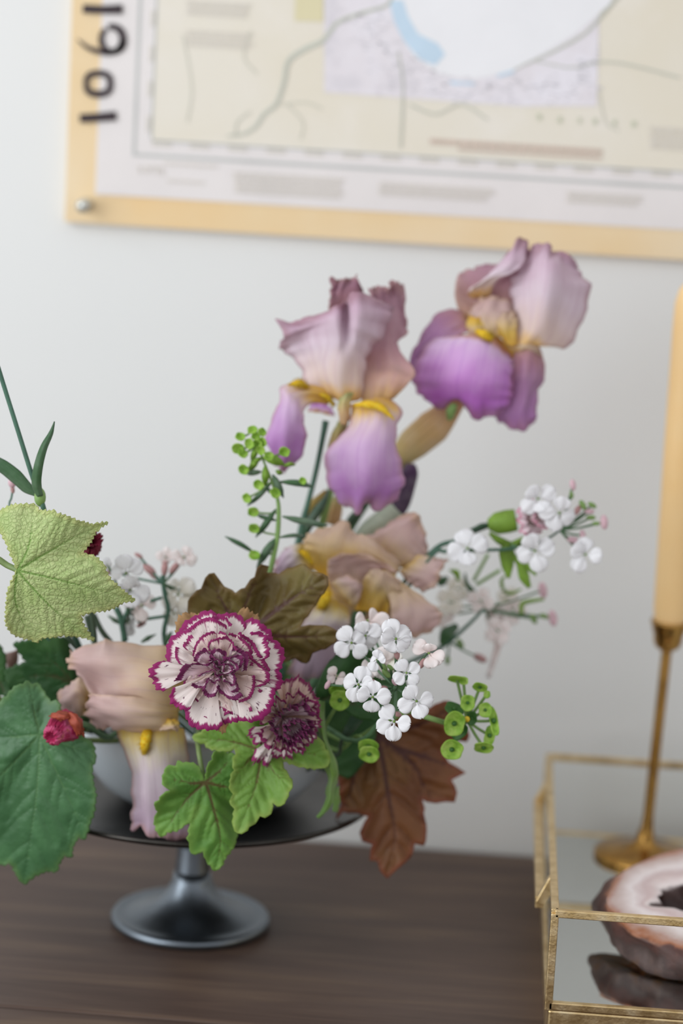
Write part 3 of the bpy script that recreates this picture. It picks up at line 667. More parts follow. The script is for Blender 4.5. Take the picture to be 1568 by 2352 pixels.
patch('fall_petal', [[(560, 1345, 0.5), (585, 1290, 0.3), (620, 1240, 0.4)], [(450, 1335, 0.1), (430, 1250, -0.2), (420, 1190, 0.2)], [(385, 1370, -0.5), (300, 1270, -0.8), (200, 1195, -0.2)], [(372, 1430, -0.9), (270, 1330, -1.3), (185, 1290, -0.6)], [(380, 1510, -0.9), (240, 1450, -1.5), (140, 1420, -0.8)], [(392, 1620, -0.7), (215, 1590, -1.6), (60, 1605, -0.8)], [(345, 1760, -0.6), (205, 1760, -1.3), (85, 1700, -0.7)], [(215, 1900, -0.3), (185, 1860, -0.8), (125, 1810, -0.5)]], Y1, MFALL, ir1, o3, s3, ruf=0.6, fr=3, seed=5, nv=44)
patch('fall_petal', [[(745, 1345, 0.2), (800, 1330, 0.0), (870, 1310, -0.2), (960, 1290, -0.1), (1060, 1300, 0.3)], [(742, 1430, -0.3), (830, 1410, -0.8), (930, 1390, -1.0), (1040, 1380, -0.8), (1148, 1400, -0.1)], [(695, 1565, -0.9), (810, 1530, -1.4), (930, 1490, -1.7), (1030, 1490, -1.5), (1112, 1510, -0.8)], [(560, 1710, -1.0), (710, 1690, -1.6), (870, 1670, -2.2), (1010, 1650, -1.9), (1112, 1650, -1.1)], [(545, 1900, -0.8), (690, 1900, -1.6), (860, 1890, -2.4), (1000, 1880, -1.9), (1155, 1850, -1.0)], [(605, 2060, -0.7), (720, 2060, -1.4), (855, 2050, -2.0), (1000, 2040, -1.5), (1168, 1970, -0.8)], [(690, 2145, -0.6), (740, 2165, -1.0), (795, 2220, -1.5), (870, 2135, -1.0), (960, 2190, -1.1), (1115, 2095, -0.6)]], Y1, MFALL, ir1, o3, s3, ruf=0.7, fr=3, seed=6, nu=34, nv=44)
beard(ir1, [(250, 1190, -1.0), (310, 1180, -0.9), (350, 1180, -0.5), (400, 1210, -0.2)], Y1, [1.0, 4.2, 5.0, 2.0], o3, s3)
beard(ir1, [(780, 1350, -0.9), (880, 1345, -1.4), (980, 1370, -1.6), (1080, 1455, -1.9)], Y1, [2, 4.6, 4.6, 1.0], o3, s3)
beard(ir1, [(500, 1265, -0.2), (560, 1290, -0.2), (610, 1350, 0.0)], Y1, [2, 3, 2], o3, s3)
patch('style_arm', [[(660, 1500, -0.3), (700, 1510, -0.5), (740, 1460, -0.3)], [(645, 1400, -0.4), (690, 1380, -0.7), (740, 1370, -0.4)], [(640, 1330, -0.3), (700, 1260, -0.6), (760, 1250, -0.3)]], Y1, MSPA, ir1, o3, s3, nu=12, nv=14, ruf=0.2)
patch('spathe', [[(640, 2100, 0.9), (700, 2100, 0.6), (760, 2100, 0.9)], [(560, 1750, 0.8), (610, 1740, 0.3), (680, 1740, 0.8)], [(590, 1600, 0.5), (640, 1600, 0.1), (700, 1600, 0.5)], [(640, 1480, 0.3), (670, 1480, 0.0), (720, 1470, 0.3)]], Y1, MSPA, ir1, o3, s3, nu=14, nv=24, ruf=0.15)
tube('stem', [(790, 960, 0.4), (775, 1060, 1.0), (745, 1180, 1.2), (712, 1300, 1.2), (650, 1500, 1.0), rootpx(r1, Y1)], [2.6, 2.6, 3.2, 3.6, 3.6], MSTEML, ir1, Y0=Y1, n=30)

# ---- iris 2, upper right
o4 = (900, 520); s4 = 3.136; Y2 = -0.120
r2 = root(2)
ir2 = thing('iris_flower', 'lavender iris with vivid purple fall, highest flower of the arrangement', 'iris', r2)
patch('standard_petal', [[(520, 700, 0.8), (640, 690, 0.6), (760, 720, 0.6), (860, 840, 0.5)], [(452, 510, 1.2), (600, 560, 1.4), (760, 560, 1.5), (930, 620, 1.2)], [(480, 345, 1.4), (620, 440, 1.2), (780, 430, 1.3), (940, 400, 1.4)], [(590, 302, 1.8), (740, 310, 1.2), (870, 300, 1.2), (990, 250, 1.6)], [(640, 300, 2.2), (800, 250, 1.8), (872, 170, 1.4), (905, 85, 1.2), (965, 95, 1.5), (1005, 160, 1.8)]], Y2, MSTDB, ir2, o4, s4, ruf=1.0, fr=4, seed=11, nu=34, nv=34)
patch('standard_petal', [[(545, 500, 0.6), (600, 520, 0.9), (700, 520, 1.0)], [(545, 470, 0.2), (640, 410, 0.1), (760, 380, 0.2)], [(600, 430, 0.3), (740, 340, 0.0), (880, 330, 0.1)], [(700, 340, 0.5), (840, 240, 0.2), (950, 260, 0.3)], [(860, 190, 0.8), (910, 95, 0.6), (985, 130, 0.9)]], Y2, MSTD, ir2, o4, s4, ruf=0.5, fr=3, seed=12, nu=20, nv=30)
patch('standard_petal', [[(840, 880, 0.2), (880, 895, 0), (940, 890, 0), (1010, 860, 0.2), (1070, 810, 0.5)], [(860, 740, 0.6), (960, 740, 0.1), (1050, 760, -0.2), (1140, 830, 0.2), (1235, 882, 0.8)], [(860, 590, 0.9), (980, 570, 0.1), (1090, 580, -0.5), (1210, 640, 0.0), (1330, 765, 1.0)], [(850, 430, 1.2), (990, 390, 0.2), (1125, 390, -0.7), (1270, 440, 0.0), (1432, 455, 1.0)], [(900, 320, 1.4), (1010, 260, 0.6), (1130, 250, -0.3), (1240, 290, 0.3), (1345, 320, 1.1)], [(1000, 190, 1.6), (1060, 122, 1.0), (1130, 132, 0.6), (1180, 190, 0.9), (1240, 178, 0.6), (1345, 300, 1.3)]], Y2, MSTD, ir2, o4, s4, ruf=1.0, fr=4, seed=13, nu=40, nv=40)
patch('style_arm', [[(600, 760, 0.0), (680, 780, -0.3), (780, 800, 0.0)], [(560, 640, 0.5), (690, 620, 0.2), (860, 650, 0.4)], [(600, 540, 0.9), (720, 500, 0.5), (860, 540, 0.8)]], Y2, MMAU, ir2, o4, s4, nu=24, nv=20, ruf=1.2, fr=3, seed=14)
patch('style_arm', [[(800, 820, -0.1), (850, 860, -0.3), (900, 860, -0.1)], [(740, 700, 0.2), (800, 720, -0.2), (900, 700, 0.1)], [(760, 620, 0.5), (820, 620, 0.2), (900, 620, 0.5)]], Y2, MMAUY, ir2, o4, s4, nu=18, nv=18, ruf=0.8, fr=3, seed=15)
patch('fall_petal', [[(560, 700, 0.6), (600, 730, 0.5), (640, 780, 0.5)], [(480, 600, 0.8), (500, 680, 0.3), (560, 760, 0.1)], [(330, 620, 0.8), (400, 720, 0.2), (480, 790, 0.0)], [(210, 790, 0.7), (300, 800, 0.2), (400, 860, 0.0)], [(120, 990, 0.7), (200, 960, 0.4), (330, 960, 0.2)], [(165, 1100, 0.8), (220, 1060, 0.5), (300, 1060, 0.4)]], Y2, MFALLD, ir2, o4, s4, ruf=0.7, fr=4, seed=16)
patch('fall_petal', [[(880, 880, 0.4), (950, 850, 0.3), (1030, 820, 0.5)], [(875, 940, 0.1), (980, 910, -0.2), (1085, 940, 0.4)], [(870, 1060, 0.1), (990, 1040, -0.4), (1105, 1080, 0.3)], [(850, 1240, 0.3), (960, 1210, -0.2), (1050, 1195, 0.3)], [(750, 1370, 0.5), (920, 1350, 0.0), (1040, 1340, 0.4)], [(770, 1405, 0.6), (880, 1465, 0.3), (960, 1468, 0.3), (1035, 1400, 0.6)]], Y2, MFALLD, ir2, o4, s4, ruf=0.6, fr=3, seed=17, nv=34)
patch('fall_petal', [[(600, 775, 0.1), (640, 770, -0.1), (680, 780, -0.2), (730, 800, -0.1), (780, 850, 0.2)], [(310, 800, 0.2), (460, 810, -0.5), (620, 820, -0.9), (750, 890, -0.6), (860, 950, 0.2)], [(200, 930, 0.0), (400, 930, -1.0), (580, 950, -1.4), (740, 980, -1.1), (872, 1020, -0.1)], [(150, 1090, 0.0), (350, 1100, -1.1), (540, 1110, -1.6), (720, 1130, -1.3), (872, 1160, -0.2)], [(190, 1215, 0.1), (370, 1220, -0.8), (520, 1235, -1.2), (690, 1260, -1.0), (860, 1245, -0.1)], [(270, 1265, 0.2), (365, 1318, -0.5), (450, 1240, -0.7), (600, 1390, -0.8), (700, 1370, -0.6), (800, 1345, 0.0)]], Y2, MFALLP, ir2, o4, s4, ruf=0.8, fr=4, seed=18, nu=38, nv=40)
beard(ir2, [(610, 755, -0.4), (660, 775, -0.9), (715, 810, -0.9)], Y2, [3, 5.6, 3.4], o4, s4)
patch('haft', [[(720, 800, 0.6), (780, 860, 0.5), (850, 960, 0.6)], [(760, 790, 0.5), (830, 850, 0.3), (890, 950, 0.5)], [(840, 870, 0.2), (890, 895, 0.1), (930, 930, 0.3)], [(920, 850, -0.1), (970, 870, -0.2), (1010, 900, 0.0)], [(990, 830, 0.3), (1040, 860, 0.1), (1080, 940, 0.3)]], Y2, MMAUY, ir2, o4, s4, nu=12, nv=14, ruf=0.3)
patch('haft', [[(560, 640, 0.4), (610, 660, 0.0), (650, 640, 0.4)], [(530, 720, 0.2), (600, 730, -0.3), (690, 720, 0.0)], [(560, 790, 0.0), (640, 770, -0.35), (760, 800, 0.0)]], Y2, MMAUY, ir2, o4, s4, nu=14, nv=14, ruf=0.3)
def sheath(name, pts, rad, mat, parent, org, sc, Y0): return tube(name, pts, rad, mat, parent, org, sc, Y0, n=26, nseg=14)
sheath('spathe', [(520, 1180, 1.2), (430, 1300, 0.8), (300, 1440, 0.6), (150, 1570, 0.5), (40, 1690, 0.4), (-60, 1800, 0.4)], [3.2, 5.4, 8.6, 8.0, 5.0, 3.4], MSPA, ir2, o4, s4, Y2)
patch('bract', [[(400, 1400, -0.5), (420, 1395, -0.7), (440, 1380, -0.5)], [(390, 1330, -0.7), (425, 1330, -0.9), (465, 1320, -0.7)], [(420, 1280, -0.7), (440, 1275, -0.8), (465, 1275, -0.7)]], Y2, MSTEML, ir2, o4, s4, nu=8, nv=10, ruf=0.1)
tube('stem', [(885, 1085, 0.5), (850, 1140, 0.3), (800, 1220, 0.0), (740, 1340, -0.3), (660, 1520, -0.8), rootpx(r2, Y2)], [3.2, 3.4, 3.6, 3.6], MSTEM, ir2, Y0=Y2, n=30)
rb = root(3)
cutst = thing('iris_stalk', 'bare green stalk rising behind the lavender iris with narrow leaves', 'stalk', rb)
tube('stem', [(748, 967, 0), (742, 1000, 0.0), (726, 1080, 0), (706, 1160, 0), (690, 1225, 0), (640, 1480, 0), rootpx(rb, -0.145)], [2.6, 2.0, 2.0, 2.8, 3.6, 3.8], MSTEMB, cutst, Y0=-0.145, n=30)
def blade(name, mid, wd, Y0, mat, parent, org=(0, 0), sc=1.0, fold=0.15, seed=0, n=22, nu=7):
    """narrow leaf along a photo polyline; wd = full width(s) in the same units"""
    P = CR([(p[0], p[1], p[2] if len(p) > 2 else 0.0) for p in mid], n); T = np.gradient(P[:, :2], axis=0); T /= np.linalg.norm(T, axis=1, keepdims=True)+1e-9
    N_ = np.stack([-T[:, 1], T[:, 0]], 1); t = np.linspace(0, 1, n)
    ws = np.interp(t, np.linspace(0, 1, len(wd)), wd)/2
    rows = []
    for i in range(n):
        rows.append([(P[i, 0]+N_[i, 0]*ws[i]*s, P[i, 1]+N_[i, 1]*ws[i]*s, P[i, 2]-fold*(1-abs(s))*ws[i]/max(ws.max(), 1e-6)) for s in np.linspace(-1, 1, nu)])
    return patch(name, rows, Y0, mat, parent, org, sc, nu=nu, nv=n, ruf=0.0, wob=0.15, seed=seed, solid=0.0003)
MBLADE = petalmat('narrow_leaf', [(0, (66, 104, 62)), (1, (62, 98, 66))], vein=((92, 132, 84), 8, 0.3), transl=0.15)
MBLADED = petalmat('narrow_leaf_dark', [(0, (48, 82, 54)), (1, (46, 78, 56))], vein=((70, 104, 72), 8, 0.3), transl=0.12)
MBLADEG = petalmat('narrow_leaf_gold', [(0, (166, 158, 70)), (0.5, (206, 178, 84)), (1, (190, 160, 96))], vein=((120, 120, 60), 10, 0.4), transl=0.25)
blade('leaf', [(692, 1240, 0.2), (718, 1190, 0.2), (745, 1150, 0.2), (757, 1118, 0.2)], [12, 22, 22, 10, 1], -0.148, MBLADED, cutst)
blade('leaf', [(690, 1235, 0.5), (712, 1180, 0.5), (748, 1125, 0.5)], [10, 26, 34, 4], -0.146, MBLADEG, cutst)
blade('leaf', [(795, 1210, 0.5), (815, 1185, 0.5), (842, 1155, 0.5)], [14, 22, 18, 4], -0.130, MBLADED, cutst)
blade('leaf', [(760, 1205, 0.5), (770, 1165, 0.5), (776, 1140, 0.5)], [40, 34, 18], -0.138, MSPA, cutst)
rbud = root(4)
bd = thing('iris_bud', 'closed dark purple iris bud behind the lavender iris', 'bud', rbud)
sheath('bud', [(943, 1066, 0), (941, 1085, 0), (932, 1120, 0), (918, 1155, 0), (896, 1185, 0), (860, 1205, 0)], [2.4, 4.2, 4.4, 5.0, 5.0, 3.2], MPUR, bd, (0, 0), 1, -0.125)
sheath('sheath', [(912, 1168, -0.1), (885, 1192, -0.1), (850, 1216, 0), (820, 1240, 0)], [4.2, 5.6, 5.0, 3.4], plain('bud_sheath', (168, 178, 160), 0.5, 0, 0.15, 80), bd, (0, 0), 1, -0.126)
tube('stem', [(850, 1208, 0), (800, 1260, 0), (700, 1420, 0), rootpx(rbud, -0.125)], [3.4, 3.4, 3.4], MSTEM, bd, Y0=-0.125)

# ---- iris 3, mauve and yellow, seen from its side
o6 = (480, 940); s6 = 2.7034; Y3 = -0.165
r3 = root(5)
ir3 = thing('iris_flower', 'dusty mauve and yellow iris above the white flower cluster', 'iris', r3)
patch('standard_petal', [[(960, 960, 1.8), (1080, 960, 1.6), (1220, 990, 1.6)], [(940, 820, 1.6), (1120, 830, 1.2), (1330, 960, 1.6)], [(1020, 770, 1.6), (1180, 740, 1.0), (1362, 900, 1.6)], [(1150, 690, 1.6), (1265, 636, 1.2), (1318, 690, 1.4), (1345, 820, 1.8)]], Y3, MMAU, ir3, o6, s6, ruf=0.7, fr=3, seed=21, nu=30, nv=30)
patch('fall_petal', [[(1180, 1000, 0.9), (1240, 960, 0.9), (1300, 900, 1.1)], [(1220, 1060, 0.8), (1320, 1010, 0.7), (1400, 920, 1.0)], [(1330, 1140, 0.8), (1420, 1080, 0.7), (1440, 1000, 0.7), (1485, 935, 1.0)]], Y3, MMAU, ir3, o6, s6, ruf=1.1, fr=3, seed=22, nu=24, nv=20)
patch('standard_petal', [[(640, 990, 0.8), (740, 1060, 0.6), (900, 1150, 0.6), (1000, 1130, 0.8)], [(600, 900, 0.4), (740, 930, 0.0), (900, 960, 0.0), (1120, 1060, 0.6)], [(590, 810, 0.4), (740, 830, -0.2), (920, 850, -0.1), (1180, 1000, 0.5)], [(640, 765, 0.7), (730, 735, 0.3), (840, 690, 0.2), (900, 760, 0.3), (1000, 800, 0.3), (1190, 935, 0.8)]], Y3, MMAUY, ir3, o6, s6, ruf=0.9, fr=3, seed=23, nu=36, nv=30)
patch('standard_petal', [[(780, 1170, 0.2), (900, 1230, 0.1), (1040, 1240, 0.1)], [(740, 1060, -0.2), (870, 1060, 0.2), (1010, 1090, 0.3)], [(735, 960, -0.5), (870, 960, -0.2), (1040, 990, -0.1)], [(745, 925, -0.6), (880, 890, -0.7), (1050, 930, -0.7), (1170, 1010, -0.5)]], Y3, MMAU, ir3, o6, s6, ruf=0.6, fr=3, seed=24, nu=28, nv=26)
patch('standard_petal', [[(900, 1250, 0.0), (1000, 1260, -0.1), (1110, 1290, 0.0)], [(930, 1120, -0.2), (1040, 1150, -0.5), (1130, 1200, -0.3)], [(990, 1010, -0.5), (1060, 1080, -0.9), (1180, 1150, -0.6)], [(1010, 995, -0.6), (1080, 1000, -1.0), (1190, 1060, -0.8)]], Y3, MMAUY, ir3, o6, s6, ruf=0.6, fr=3, seed=25)
patch('standard_petal', [[(760, 1080, -0.3), (850, 1180, -0.5), (900, 1240, -0.3)], [(800, 1050, -0.6), (890, 1100, -0.9), (940, 1160, -0.6)], [(860, 1030, -0.6), (930, 1070, -0.9), (955, 1085, -0.6)]], Y3, MMAU, ir3, o6, s6, ruf=0.4, seed=26, nu=16, nv=16)
patch('standard_petal', [[(1040, 1010, -0.3), (1110, 1020, -0.2), (1180, 1060, 0.0)], [(1120, 1180, -0.8), (1210, 1140, -0.6), (1300, 1150, 0.0)], [(1130, 1290, -1.0), (1260, 1250, -0.8), (1420, 1240, -0.1)], [(1150, 1350, -0.9), (1270, 1350, -0.8), (1448, 1290, 0.0)], [(1215, 1335, -0.6), (1265, 1415, -0.6), (1390, 1375, 0.0)]], Y3, MMAU, ir3, o6, s6, ruf=0.7, fr=3, seed=27, nu=30, nv=34)
patch('fall_petal', [[(640, 1000, 0.6), (620, 920, 0.5), (600, 830, 0.8)], [(560, 980, 0.2), (540, 900, 0.0), (520, 845, 0.4)], [(470, 1010, 0.2), (470, 930, 0.0), (465, 875, 0.4)], [(385, 1060, 0.4), (400, 1000, 0.3), (420, 930, 0.6)]], Y3, MMAUF, ir3, o6, s6, ruf=0.5, fr=3, seed=28)
patch('fall_petal', [[(700, 1160, 0.2), (770, 1180, 0.0), (860, 1230, 0.2)], [(650, 1230, -0.3), (760, 1250, -0.6), (880, 1290, -0.2)], [(590, 1310, -0.4), (740, 1330, -0.8), (870, 1340, -0.3)], [(560, 1420, -0.1), (700, 1430, -0.5), (850, 1420, 0.0)], [(520, 1560, 0.5), (660, 1600, 0.0), (790, 1560, 0.4)], [(480, 1640, 0.8), (620, 1720, 0.5), (740, 1650, 0.8)]], Y3, MMAUF, ir3, o6, s6, ruf=0.6, fr=3, seed=29, nv=36)
patch('haft', [[(700, 1060, 1.2), (900, 1080, 1.2), (1160, 1080, 1.2)], [(690, 1180, 0.9), (900, 1200, 0.8), (1170, 1200, 0.9)], [(780, 1300, 0.9), (900, 1340, 0.7), (1150, 1340, 0.9)]], Y3, MMAUY, ir3, o6, s6, nu=20, nv=18, ruf=0.4, seed=30)
beard(ir3, [(740, 1140, -0.4), (720, 1180, -0.7), (690, 1235, -0.9)], Y3, [4, 7, 4], o6, s6)
beard(ir3, [(640, 960, -0.2), (600, 900, -0.3), (560, 880, -0.1)], Y3, [2, 4, 1.5], o6, s6)
tube('stem', [(830, 1400, 0.6), (780, 1480, 0.6), (680, 1620, 0.4), rootpx(r3, Y3)], [4.5, 4.0, 3.5], MSTEM, ir3, Y0=Y3)

# ---- iris 4, drooping over the dish
o0 = (0, 1440); s0 = 3.2667; Y4 = -0.222
r4 = root(6)
ir4 = thing('iris_flower', 'drooping mauve iris with one fall hanging over the dish rim', 'iris', r4)
patch('standard_petal', [[(700, 430, 0.8), (660, 560, 0.6), (640, 650, 0.9)], [(600, 380, 0.5), (590, 500, 0.2), (600, 680, 0.6)], [(520, 430, 0.6), (500, 540, 0.2), (540, 705, 0.6)], [(440, 480, 1.0), (430, 570, 0.7), (425, 620, 0.8), (490, 690, 1.0)]], Y4, MMAU, ir4, o0, s0, ruf=0.8, fr=3, seed=31, nu=24, nv=22)
patch('standard_petal', [[(1380, 620, 0.8), (1390, 500, 0.5), (1400, 300, 0.5), (1400, 170, 1.0)], [(1240, 660, -0.2), (1220, 500, -1.0), (1220, 320, -1.0), (1240, 148, 0.2)], [(1020, 640, -0.4), (1020, 470, -1.2), (1020, 280, -1.0), (1040, 130, 0.3)], [(820, 600, -0.3), (840, 480, -0.2), (830, 280, -0.9), (830, 95, 0.3)], [(690, 520, 0.2), (740, 440, 0.4), (720, 260, -0.5), (760, 105, 0.3)], [(600, 360, 0.3), (600, 330, 0.0), (580, 250, -0.2), (560, 180, 0.3)], [(560, 300, 0.4), (520, 300, 0.2), (505, 250, 0.1), (545, 180, 0.4)]], Y4, MMAU, ir4, o0, s0, ruf=0.7, fr=3, seed=32, nu=34, nv=44)
patch('standard_petal', [[(1340, 560, 0.4), (1340, 640, 0.0), (1330, 720, 0.0), (1335, 780, 0.2)], [(1180, 540, -0.8), (1180, 640, -1.2), (1190, 720, -1.0), (1200, 790, -0.3)], [(960, 520, -1.2), (960, 620, -1.5), (960, 720, -1.2), (920, 780, -0.4)], [(780, 510, -1.0), (790, 600, -1.2), (800, 690, -0.9), (820, 760, -0.3)], [(690, 500, -0.6), (680, 580, -0.5), (690, 670, -0.4), (740, 765, -0.1)], [(680, 520, -0.3), (650, 600, -0.1), (645, 660, 0.0), (690, 745, 0.1)]], Y4, MMAU, ir4, o0, s0, ruf=0.8, fr=3, seed=33, nu=28, nv=40)
patch('fall_petal', [[(860, 730, 0.3), (1060, 740, 0.0), (1240, 740, 0.0), (1380, 760, 0.4)], [(895, 860, 0.2), (1060, 860, -0.6), (1240, 860, -0.6), (1400, 880, 0.2)], [(975, 1050, 0.1), (1090, 1050, -0.8), (1250, 1050, -0.8), (1420, 1040, 0.1)], [(990, 1290, 0.0), (1110, 1290, -0.9), (1270, 1290, -0.8), (1430, 1280, 0.1)], [(990, 1440, 0.0), (1110, 1450, -0.7), (1270, 1450, -0.6), (1430, 1450, 0.1)], [(1002, 1535, -0.1), (1060, 1500, -0.4), (1130, 1585, -0.7), (1200, 1575, -0.6), (1300, 1610, -0.4), (1415, 1590, 0.0)]], Y4, MMAUF, ir4, o0, s0, ruf=0.7, fr=3, seed=34, nu=32, nv=40)
beard(ir4, [(1110, 770, -0.4), (1095, 830, -0.9), (1085, 890, -1.1), (1085, 945, -1.0)], Y4, [5.0, 6.4, 5.2, 2.4], o0, s0)
patch('style_arm', [[(1220, 700, -0.6), (1280, 690, -0.7), (1340, 700, -0.5)], [(1200, 740, -0.8), (1280, 735, -1.0), (1345, 745, -0.7)], [(1200, 780, -0.9), (1280, 765, -1.1), (1335, 785, -0.8)]], Y4, MMAUY, ir4, o0, s0, nu=16, nv=12, ruf=0.6, fr=2)
tube('stem', [(400, 1600, 1.0), (440, 1620, 2.2), (470, 1680, 4.0), rootpx(r4, Y4)], [4.0, 4.0, 3.5], MSTEM, ir4, Y0=Y4)

# ------------------------------------------------------------------ broad leaves
ML_A = leafmat('grape_leaf_light', (182, 202, 132), (206, 216, 158), (128, 164, 82), edge=(208, 202, 130), crinkle=0.42, cscale=500.0, vamt=0.95, eamt=0.45, transl=0.2, rough=0.5, spec=0.3)
ML_B = leafmat('grape_leaf_dark', (62, 104, 64), (86, 132, 86), (92, 132, 78), edge=(112, 140, 72), vamt=0.55, eamt=0.35, rough=0.42, transl=0.15, spec=0.45)
ML_C = leafmat('olive_leaf', (94, 78, 38), (112, 96, 50), (76, 38, 42), edge=(120, 92, 56), vamt=0.8, transl=0.15, mott=((120, 112, 52), 0.5))
ML_D = leafmat('brown_leaf', (118, 74, 46), (134, 88, 54), (70, 36, 38), edge=(146, 74, 58), vamt=0.85, eamt=0.6, transl=0.18, mott=((112, 84, 42), 0.5))
ML_E = leafmat('coral_bell_leaf', (92, 142, 60), (124, 168, 78), (98, 80, 44), edge=(150, 186, 92), vamt=0.95, eamt=0.45, transl=0.3, mott=((72, 128, 66), 0.5))
ML_F = leafmat('coral_bell_leaf_pale', (112, 152, 62), (136, 176, 82), (104, 84, 44), edge=(176, 190, 100), vamt=0.85, eamt=0.45, transl=0.32)
ML_G = leafmat('dark_leaf', (44, 80, 42), (66, 104, 54), (74, 62, 40), vamt=0.6, transl=0.15)
MPET = plain('petiole_green', (118, 138, 84), 0.5, 0, 0.15, 150)

def leafthing(name, label, ri, cat='leaf'):
    P = root(ri); return thing(name, label, cat, P), P

o5 = (0, 820); s5 = 3.2667
t, P = leafthing('grape_leaf', 'light green crinkled leaf with pointed lobes at the left, above the dark leaf', 7)
leaf('blade', [(125, 1595), (95, 1510), (60, 1420), (0, 1300), (-50, 1210), (5, 1150), (70, 1120), (130, 1108), (215, 1105), (270, 1112), (290, 1145), (350, 1160), (415, 1150), (430, 1175), (500, 1195), (570, 1225), (640, 1245), (700, 1258), (750, 1250), (812, 1241), (760, 1275), (715, 1310), (690, 1370), (655, 1420), (606, 1476), (660, 1482), (715, 1500), (775, 1550), (790, 1600), (830, 1670), (880, 1715), (935, 1765), (1014, 1827), (930, 1838), (840, 1886), (770, 1903), (690, 1913), (606, 1934), (615, 1990), (650, 2055), (708, 2130), (650, 2108), (600, 2098), (480, 2085), (400, 2100), (320, 2100), (270, 2140), (235, 2118), (170, 2105), (110, 2085), (75, 2055), (45, 2000), (45, 1900), (58, 1760), (95, 1670)],
     [[(130, 1600), (330, 1480), (560, 1350), (800, 1245)], [(130, 1600), (400, 1660), (700, 1740), (1000, 1825)], [(130, 1600), (300, 1790), (480, 1960), (700, 2125)], [(130, 1600), (210, 1440), (240, 1280), (260, 1120)], [(130, 1600), (110, 1800), (160, 1960), (250, 2130)]],
     -0.270, ML_A, t, o5, s5, teeth=(12, 4.5), lean=(-0.25, 0.35), cup=0.28, wave=0.12, puff=0.10, vw=3.6, grid=3.4, seed=3, branch=7)
tube('petiole', [(45, 1312, 0.1), (20, 1300, 0.3), (-40, 1275, 0.6), (-150, 1320, 2.5), (-60, 1560, 5), (180, 1680, 8), rootpx(P, -0.27)], [1.8, 2.2, 2.4, 2.4, 2.2], MPET, t, Y0=-0.27, n=40)

t, P = leafthing('grape_leaf', 'large dark green toothed leaf hanging beside the red bud over the dish edge', 8)
leaf('blade', [(-60, 600), (0, 565), (50, 520), (90, 470), (120, 440), (170, 430), (215, 402), (240, 430), (275, 415), (310, 455), (380, 560), (440, 560), (480, 700), (590, 810), (640, 830), (700, 880), (722, 985), (696, 1040), (690, 1100), (706, 1190), (720, 1280), (704, 1390), (672, 1490), (636, 1598), (590, 1572), (545, 1650), (536, 1730), (485, 1712), (440, 1780), (430, 1832), (350, 1832), (270, 1862), (182, 1932), (135, 1880), (100, 1800), (70, 1770), (15, 1785), (-60, 1760), (-140, 1700), (-180, 1600), (-170, 1520), (-230, 1400), (-230, 1200), (-180, 1000), (-200, 860), (-120, 780)],
     [[(300, 805), (280, 1200), (230, 1600), (182, 1925)], [(300, 805), (430, 1100), (560, 1380), (636, 1590)], [(300, 805), (480, 880), (640, 930), (715, 980)], [(300, 805), (100, 1020), (-80, 1200), (-220, 1400)], [(300, 805), (150, 820), (0, 830), (-150, 810)], [(300, 805), (260, 640), (220, 420)]],
     -0.236, ML_B, t, o0, s0, teeth=(16, 4), lean=(-0.1, -0.12), cup=0.10, wave=0.12, puff=0.06, vw=3.4, grid=4.5, seed=5)
tube('petiole', [(92, 1686, 0.1), (130, 1690, 0.8), (200, 1700, 2.5), (300, 1690, 5.0), rootpx(P, -0.236)], [1.8, 2.0, 2.0], MPET, t, Y0=-0.236)

t, P = leafthing('coral_bell_leaf', 'olive brown lobed leaf behind the large striped carnation', 9)
leaf('blade', [(430, 1402), (436, 1372), (462, 1352), (480, 1318), (492, 1316), (503, 1330), (515, 1347), (540, 1362), (562, 1350), (585, 1325), (590, 1305), (600, 1296), (617, 1300), (613, 1315), (640, 1318), (672, 1303), (700, 1296), (717, 1312), (752, 1324), (754, 1345), (737, 1370), (718, 1398), (700, 1422), (690, 1440), (722, 1436), (760, 1440), (778, 1458), (764, 1480), (738, 1492), (718, 1500), (704, 1524), (692, 1522), (678, 1512), (640, 1520), (560, 1550), (480, 1490), (440, 1425)],
     [[(572, 1452), (630, 1405), (690, 1362), (745, 1330)], [(572, 1452), (660, 1462), (770, 1460)], [(572, 1452), (560, 1400), (600, 1300)], [(572, 1452), (520, 1400), (486, 1325)], [(572, 1452), (620, 1500), (690, 1518)]],
     -0.222, ML_C, t, teeth=(30, 3), lean=(0.35, -0.5), cup=-0.10, wave=0.35, puff=0.22, vw=9.0, grid=6, seed=7)
tube('petiole', [(572, 1455, 0.2), (560, 1520, 1.0), (540, 1620, 4), rootpx(P, -0.222)], [1.6, 1.8], MSTEMD, t, Y0=-0.222)

